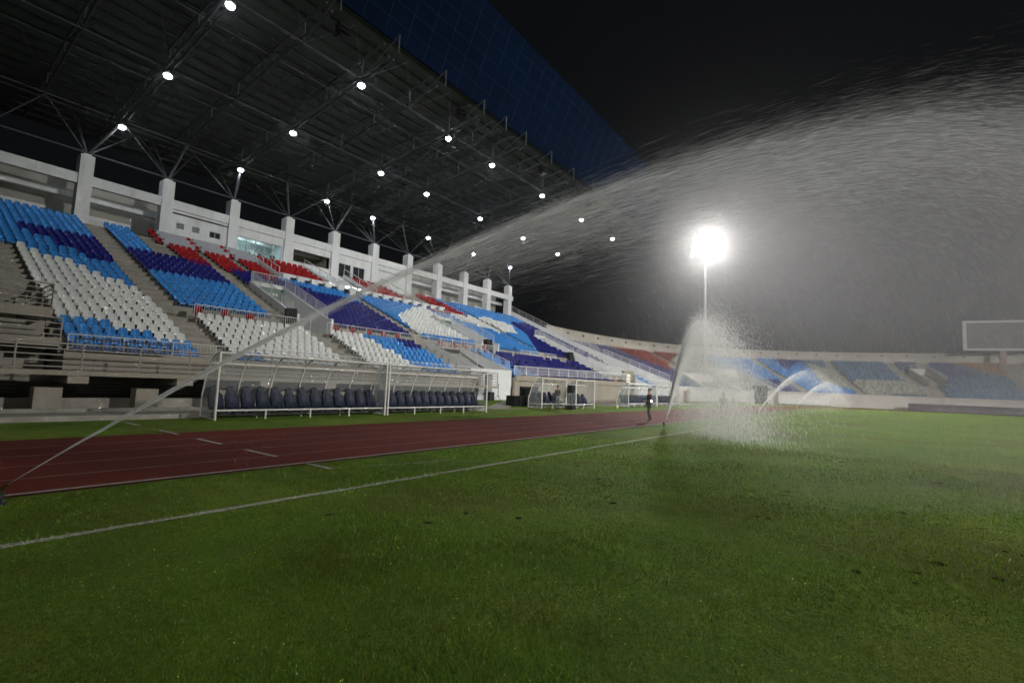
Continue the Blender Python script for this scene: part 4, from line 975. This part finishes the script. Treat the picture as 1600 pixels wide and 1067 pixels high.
person("person in yellow vest sitting near the gateway of the end stand", (85., 18.5, .0), -2.0, dict(pelvis=(0, .1, .5), waist=(0, .1, .64), chest=(0, .06, .84), neck=(0, .05, 1.02), head0=(0, .02, 1.12), head1=(0, .01, 1.24), ls=(.175, .06, .96), rs=(-.175, .06, .96), le=(.22, 0, .72), re=(-.22, 0, .72), lw=(.14, -.22, .62), rw=(-.14, -.22, .62), lh=(.12, -.3, .6), rh=(-.12, -.3, .6), lhip=(.095, .05, .48), rhip=(-.095, .05, .48), lk=(.12, -.36, .5), rk=(-.12, -.36, .5), la=(.12, -.34, .1), ra=(-.12, -.34, .1), lt=(.12, -.48, .04), rt=(-.12, -.48, .04)), plain("yellow_vest_cloth", (.55, .33, .02)), DT, h=1.72)
t = thing("stool", "plain stool under the person in the yellow vest", "stool", (85.05, 18.42, 0)); MB().box(-.2, .2, -.2, .2, .36, .41).build("seat", M_RED, t)
for sx in (-.16, .16):
    for sy in (-.16, .16): MB().tube((sx, sy, 0), (sx*.9, sy*.9, .36), .02, 6).build("leg", M_STEEL, t)

# ------------------------------------------------------------------ grass blades near the camera side of the pitch
def leaf(name, col):
    m = bpy.data.materials.new(name); m.use_nodes = True; nt = m.node_tree; N = nt.nodes; L = nt.links
    for q in list(N):
        if q.type != 'OUTPUT_MATERIAL': N.remove(q)
    no = N.new("ShaderNodeTexNoise"); no.inputs["Scale"].default_value = .9; no.inputs["Detail"].default_value = 7.; no.inputs["Roughness"].default_value = .68
    tc = N.new("ShaderNodeTexCoord"); L.new(tc.outputs["Object"], no.inputs["Vector"])
    rp = N.new("ShaderNodeValToRGB"); rp.color_ramp.elements[0].position = .35; rp.color_ramp.elements[1].position = .65
    rp.color_ramp.elements[0].color = (col[0]*.72+.012, col[1]*.55, col[2]*.7, 1); rp.color_ramp.elements[1].color = (col[0]*1.25, col[1]*1.25, col[2]*1.1, 1); L.new(no.outputs["Fac"], rp.inputs["Fac"])
    d = N.new("ShaderNodeBsdfDiffuse"); t = N.new("ShaderNodeBsdfTranslucent"); g = N.new("ShaderNodeBsdfGlossy"); g.inputs["Roughness"].default_value = .35; g.inputs[0].default_value = (.9, .9, .9, 1)
    L.new(rp.outputs[0], d.inputs[0]); L.new(rp.outputs[0], t.inputs[0])
    a = N.new("ShaderNodeMixShader"); a.inputs[0].default_value = .45; L.new(d.outputs[0], a.inputs[1]); L.new(t.outputs[0], a.inputs[2])
    b = N.new("ShaderNodeMixShader"); b.inputs[0].default_value = .012; L.new(a.outputs[0], b.inputs[1]); L.new(g.outputs[0], b.inputs[2])
    L.new(b.outputs[0], N["Material Output"].inputs[0]); MATS[name] = m; return m
def grass():
    n = 330000; rg = np.random.default_rng(21)
    d = 1.7*np.exp(rg.random(n)*math.log(17/1.7)); az = np.radians(36.5+(rg.random(n)-.5)*128)
    x = d*np.cos(az); y = d*np.sin(az); ok = (y < 8.3) & (x > -1.5); x, y, d = x[ok], y[ok], d[ok]; n = len(x)
    h = rg.gamma(6, .0042, n)*(.8+.5*np.sin(x*1.3+np.sin(y*2.1))*np.sin(y*.9+x*.4)); h = np.clip(h, .01, .05)
    w = .0018*np.maximum(1, d/2.6); a = rg.random(n)*2*math.pi; lx = rg.normal(0, .55, n)*h; ly = rg.normal(0, .55, n)*h
    c, s = np.cos(a)*w, np.sin(a)*w; z0 = np.zeros(n)
    # torn patches: bare soil showing through, blades thinned out over them
    DV = []; rr = random.Random(41)
    while len(DV) < 70:
        dd = 5.5*math.exp(rr.random()*math.log(45/5.5)); aa = math.radians(36.5-rr.uniform(-22, 52)); q = (dd*math.cos(aa), dd*math.sin(aa))
        if q[1] < 5.6: DV.append((*q, rr.uniform(.02, .065)*min(2.4, max(1., dd/8))))
    keep = np.ones(n, bool)
    for a_, b_, r_ in DV: keep &= ~((np.hypot(x-a_, y-b_) < r_) & (rg.random(n) < .3))
    x, y, h, c, s, lx, ly, z0, w, n = x[keep], y[keep], h[keep], c[keep], s[keep], lx[keep], ly[keep], z0[keep], w[keep], int(keep.sum())
    sb = MB()
    for a_, b_, r_ in DV:
        m_ = 9; sb.quad(*[(a_+r_*rr.uniform(.55, 1.15)*math.cos(6.283*k/m_)*1.25, b_+r_*rr.uniform(.5, 1.1)*math.sin(6.283*k/m_), .004) for k in range(m_)])
    tag(sb.build("soil", mat("bare_wet_soil", (.030, .026, .012), .95, .0, .3, 30.)), "torn patches of dark soil in the turf", "soil", kind="stuff")
    V = np.stack([np.stack([x-c, y-s, z0], -1), np.stack([x+c, y+s, z0], -1), np.stack([x+lx, y+ly, h], -1)], 1).reshape(-1, 3)
    F = np.arange(3*n).reshape(-1, 3); mi = rg.choice(4, n, p=[.46, .31, .2, .03])
    ln = np.abs(y-6.26) < .07; mi[ln & (rg.random(n) < .55)] = 4
    ms = [leaf("blade_mid_green", (.11, .22, .02)), leaf("blade_deep_green", (.065, .155, .014)), leaf("blade_light_green", (.19, .29, .03)), leaf("blade_dry", (.19, .15, .05)), leaf("blade_chalked", (.5, .52, .44))]
    tag(np_mesh("grass", V, F, ms, mi), "short wet turf of the pitch", "grass", kind="stuff")
    m = 260; d = 2.5*np.exp(rg.random(m)*math.log(30/2.5)); az = np.radians(36.5+(rg.random(m)-.62)*100); x = d*np.cos(az); y = d*np.sin(az)
    b = []; F = []
    for i in range(m):
        if y[i] > 8: continue
        r = .0015*max(1, d[i]/5)*rg.uniform(.6, 1.3); z = .022+rg.random()*.015; k = len(b)
        b += [(x[i]+r, y[i], z), (x[i], y[i]+r, z), (x[i]-r, y[i], z), (x[i], y[i]-r, z), (x[i], y[i], z+r), (x[i], y[i], z-r)]
        F += [(k, k+1, k+4), (k+1, k+2, k+4), (k+2, k+3, k+4), (k+3, k, k+4), (k+1, k, k+5), (k+2, k+1, k+5), (k+3, k+2, k+5), (k, k+3, k+5)]
    tag(np_mesh("dew", b, F, [mat("dew_drop", (.8, .82, .84), .05, .8, .02)], smooth=True), "bright dew drops on the grass tips", "dew", kind="stuff")
grass()

# ------------------------------------------------------------------ water from the sprinklers
def water_material():
    m = bpy.data.materials.new("sprayed_water"); m.use_nodes = True; nt = m.node_tree; N = nt.nodes; L = nt.links
    for q in list(N):
        if q.type != 'OUTPUT_MATERIAL': N.remove(q)
    a = N.new("ShaderNodeBsdfTranslucent"); a.inputs[0].default_value = (.93, .93, .93, 1)
    b = N.new("ShaderNodeBsdfDiffuse"); b.inputs[0].default_value = (.9, .9, .9, 1)
    x = N.new("ShaderNodeMixShader"); x.inputs[0].default_value = .35; L.new(a.outputs[0], x.inputs[1]); L.new(b.outputs[0], x.inputs[2])
    L.new(x.outputs[0], N["Material Output"].inputs[0]); return m
M_WATER = water_material()
def spray(name, label, S, phi, el, v, k0, n, saz, sel, tb_lo, kr, w, shutter, jet_n, jet_w, seed, tmax=5., sv=.03, core=.55, kpow=1., tb_k=1., t0=.0, tpow=.85, skew=0):
    rg = np.random.default_rng(seed); S = np.array(S, float)
    N = n+jet_n; isjet = np.arange(N) >= n
    nz = rg.normal(0, 1, N); ph = phi+np.where(isjet, nz, np.abs(nz) if skew else nz)*np.where(isjet, np.where(rg.random(N) < .8, .0038, .012), np.where(rg.random(N) < .35, saz, saz*.28)); e = el+rg.normal(0, 1, N)*np.where(isjet, .005, sel)
    e = np.where(isjet, e, el+.006-np.abs(e-el))
    vv = v*(1+rg.normal(0, 1, N)*np.where(isjet, .004, sv))
    P = np.repeat(S[None], N, 0); Vv = np.stack([np.cos(e)*np.cos(ph), np.cos(e)*np.sin(ph), np.sin(e)], -1)*vv[:, None]
    T = np.where(isjet, np.minimum(-np.log(rg.random(N)+1e-9)*core*.3*tb_lo+.02*rg.random(N), 1.2)+.004*np.sin(rg.random(N)*6.28), tmax*(t0+(1-t0)*rg.random(N)**tpow)); tb = tb_lo*(.35+1.6*rg.random(N)); kk = kr[0]*np.exp(rg.random(N)**kpow*math.log(kr[1]/kr[0]))
    turb = rg.normal(0, 1, (N, 3))*np.array([.4, .4, .22])*tb_k; dt = .02; t = 0.; alive = np.ones(N, bool); outP = np.zeros((N, 3)); outV = np.zeros((N, 3)); done = np.zeros(N, bool)
    while t < tmax:
        new = alive & ~done & (t >= T); outP[new] = P[new]+Vv[new]*(T[new]-t)[:, None]; outV[new] = Vv[new]; done |= new
        brk = t > tb; k = np.where(brk & ~isjet, kk, k0); sp = np.linalg.norm(Vv, axis=1)
        Vv = Vv+dt*(np.array([0, 0, -9.81])-(k*sp)[:, None]*Vv); P = P+dt*(Vv+np.where((brk & ~isjet)[:, None], turb, 0)); alive &= P[:, 2] > .02; t += dt
    ok = done & (outP[:, 2] > .03); p = outP[ok]; q = outV[ok]; jj = isjet[ok]; M = len(p)
    sp = np.linalg.norm(q, axis=1); dr = q/sp[:, None]; L = np.maximum(.03, sp*shutter*rg.uniform(.5, 1.3, M))
    r = rg.normal(0, 1, (M, 3)); sd = np.cross(dr, r); sd /= np.linalg.norm(sd, axis=1)[:, None]
    W = np.where(jj, jet_w*rg.uniform(.5, 1.4, M), w*np.exp(rg.normal(0, .4, M))*np.clip((kk[ok]/kr[0])**-.3, .3, 1)*1.6)
    a = p-dr*L[:, None]/2; b = p+dr*L[:, None]/2; z = np.minimum(a[:, 2], b[:, 2]); ok = z > .012; a, b, sd, W = a[ok], b[ok], sd[ok], W[ok]; M = len(a); o = sd*W[:, None]/2; mid = (a+b)/2
    V = np.stack([a, mid-o, b, mid+o], 1).reshape(-1, 3); F = np.arange(4*M).reshape(-1, 4)
    tag(np_mesh(name, V, F, [M_WATER]), label, "water spray", "sprinkler water jets")
RAD = math.radians
spray("water_spray", "near water jet rising from the left and fanning out across the dark sky", (1.27, 8.1, .24), RAD(-48), RAD(35.5), 21.5, .02, 1050000, .06, .05, .55, (.02, .9), .00038, 1/42., 4600, .0020, 31, 3.4, .04, 1.0, .8, 1., .07, .7)
spray("water_spray", "tall dense water plume in front of the floodlight mast", (23.25, 8.03, .24), RAD(-146), RAD(60), 12.1, .05, 250000, .11, .05, .36, (.04, .9), .0028, 1/50., 10000, .009, 32, 2.2, .05, 2.2, .8, skew=1)
spray("water_spray", "third water jet, right of the tall plume, arching before the end stand", (49.35, 8.6, .24), RAD(-24), RAD(40), 17., .05, 15000, .06, .05, .4, (.06, .9), .010, 1/60., 5000, .020, 33, 1.7, .05, 1.3)
spray("water_spray", "farthest and smallest water jet, arching before the end stand", (80.45, 9.2, .24), RAD(-30), RAD(42), 15., .05, 12000, .06, .05, .4, (.06, .9), .014, 1/60., 4000, .030, 34, 1.6, .05, 1.3)

def mist():
    """fine drizzle hanging under the near jet, and round the tall plume"""
    def vol(name, col, dens, g):
        m = bpy.data.materials.new(name); m.use_nodes = True; nt = m.node_tree; N = nt.nodes; L = nt.links
        for q in list(N):
            if q.type != 'OUTPUT_MATERIAL': N.remove(q)
        v = N.new("ShaderNodeVolumePrincipled"); v.inputs["Color"].default_value = (*col, 1); v.inputs["Density"].default_value = dens; v.inputs["Anisotropy"].default_value = g
        L.new(v.outputs[0], N["Material Output"].inputs["Volume"]); return m
    def hull(S, phi, el, v0, k0, ta, grow, T, D, label, g, tmax=2.5):
        p = np.array(S, float); v = v0*np.array([math.cos(el)*math.cos(phi), math.cos(el)*math.sin(phi), math.sin(el)]); nrm = np.array([-math.sin(phi), math.cos(phi), 0])
        tr = []; t = 0.
        while p[2] > .1 and t < tmax:
            tr.append((t, p.copy())); v = v+.02*(np.array([0, 0, -9.81])-k0*np.linalg.norm(v)*v); p = p+.02*v; t += .02
        tr = [q for q in tr if q[0] > ta][::4]; prof = [(1.0, 0.), (.96, .28), (.86, .6), (.7, .85), (.5, 1.), (.25, .8), (.06, .4), (.01, .12)]
        V = []; F = []; m = len(prof)
        for t, q in tr:
            th = T*min(1., max(.01, (t-ta)/grow))**1.3
            for z, w in prof: V.append(q*np.array([1, 1, z])+nrm*w*th+np.array([0, 0, .012]))
            for z, w in prof[::-1]: V.append(q*np.array([1, 1, z])-nrm*(w*th+.001)+np.array([0, 0, .012]))
        k = 2*m
        for i in range(len(tr)-1):
            for j in range(k): a = i*k+j; b = i*k+(j+1) % k; F.append((a, b, b+k, a+k))
        me = bpy.data.meshes.new("mist"); me.from_pydata([tuple(x) for x in V], [], F+[tuple(range(k))[::-1], tuple((len(tr)-1)*k+j for j in range(k))]); me.materials.append(vol("drizzle", (.95, .95, .97), D, g))
        bm = bmesh.new(); bm.from_mesh(me); bmesh.ops.recalc_face_normals(bm, faces=bm.faces); bm.to_mesh(me); bm.free()
        o = bpy.data.objects.new("mist", me); COL.objects.link(o); tag(o, label, "mist", kind="stuff")
    hull((1.27, 8.1, .24), RAD(-48), RAD(35.5), 21.5, .02, .38, .75, 2.6, .085, "fine drizzle hanging under the near water jet", .8)
    hull((23.25, 8.03, .24), RAD(-134), RAD(60), 11.8, .05, .2, 1.0, .8, .07, "fine drizzle round the tall water plume", .75)
mist()

def haze():
    """the damp night air round the lamps"""
    m = bpy.data.materials.new("damp_air"); m.use_nodes = True; nt = m.node_tree; N = nt.nodes; L = nt.links
    for q in list(N):
        if q.type != 'OUTPUT_MATERIAL': N.remove(q)
    for q, (dd, gg) in enumerate(HAZE):
        v = N.new("ShaderNodeVolumePrincipled"); v.inputs["Color"].default_value = (.95, .95, .97, 1); v.inputs["Density"].default_value = dd; v.inputs["Anisotropy"].default_value = gg
        L.new(v.outputs[0], N["Material Output"].inputs["Volume"])
    o = MB().box(-70, 190, -140, 80, -1, 52).build("haze", m); tag(o, "damp air glowing round the lamps", "haze", kind="stuff")
HAZE = ((.00028, .92),)
haze()
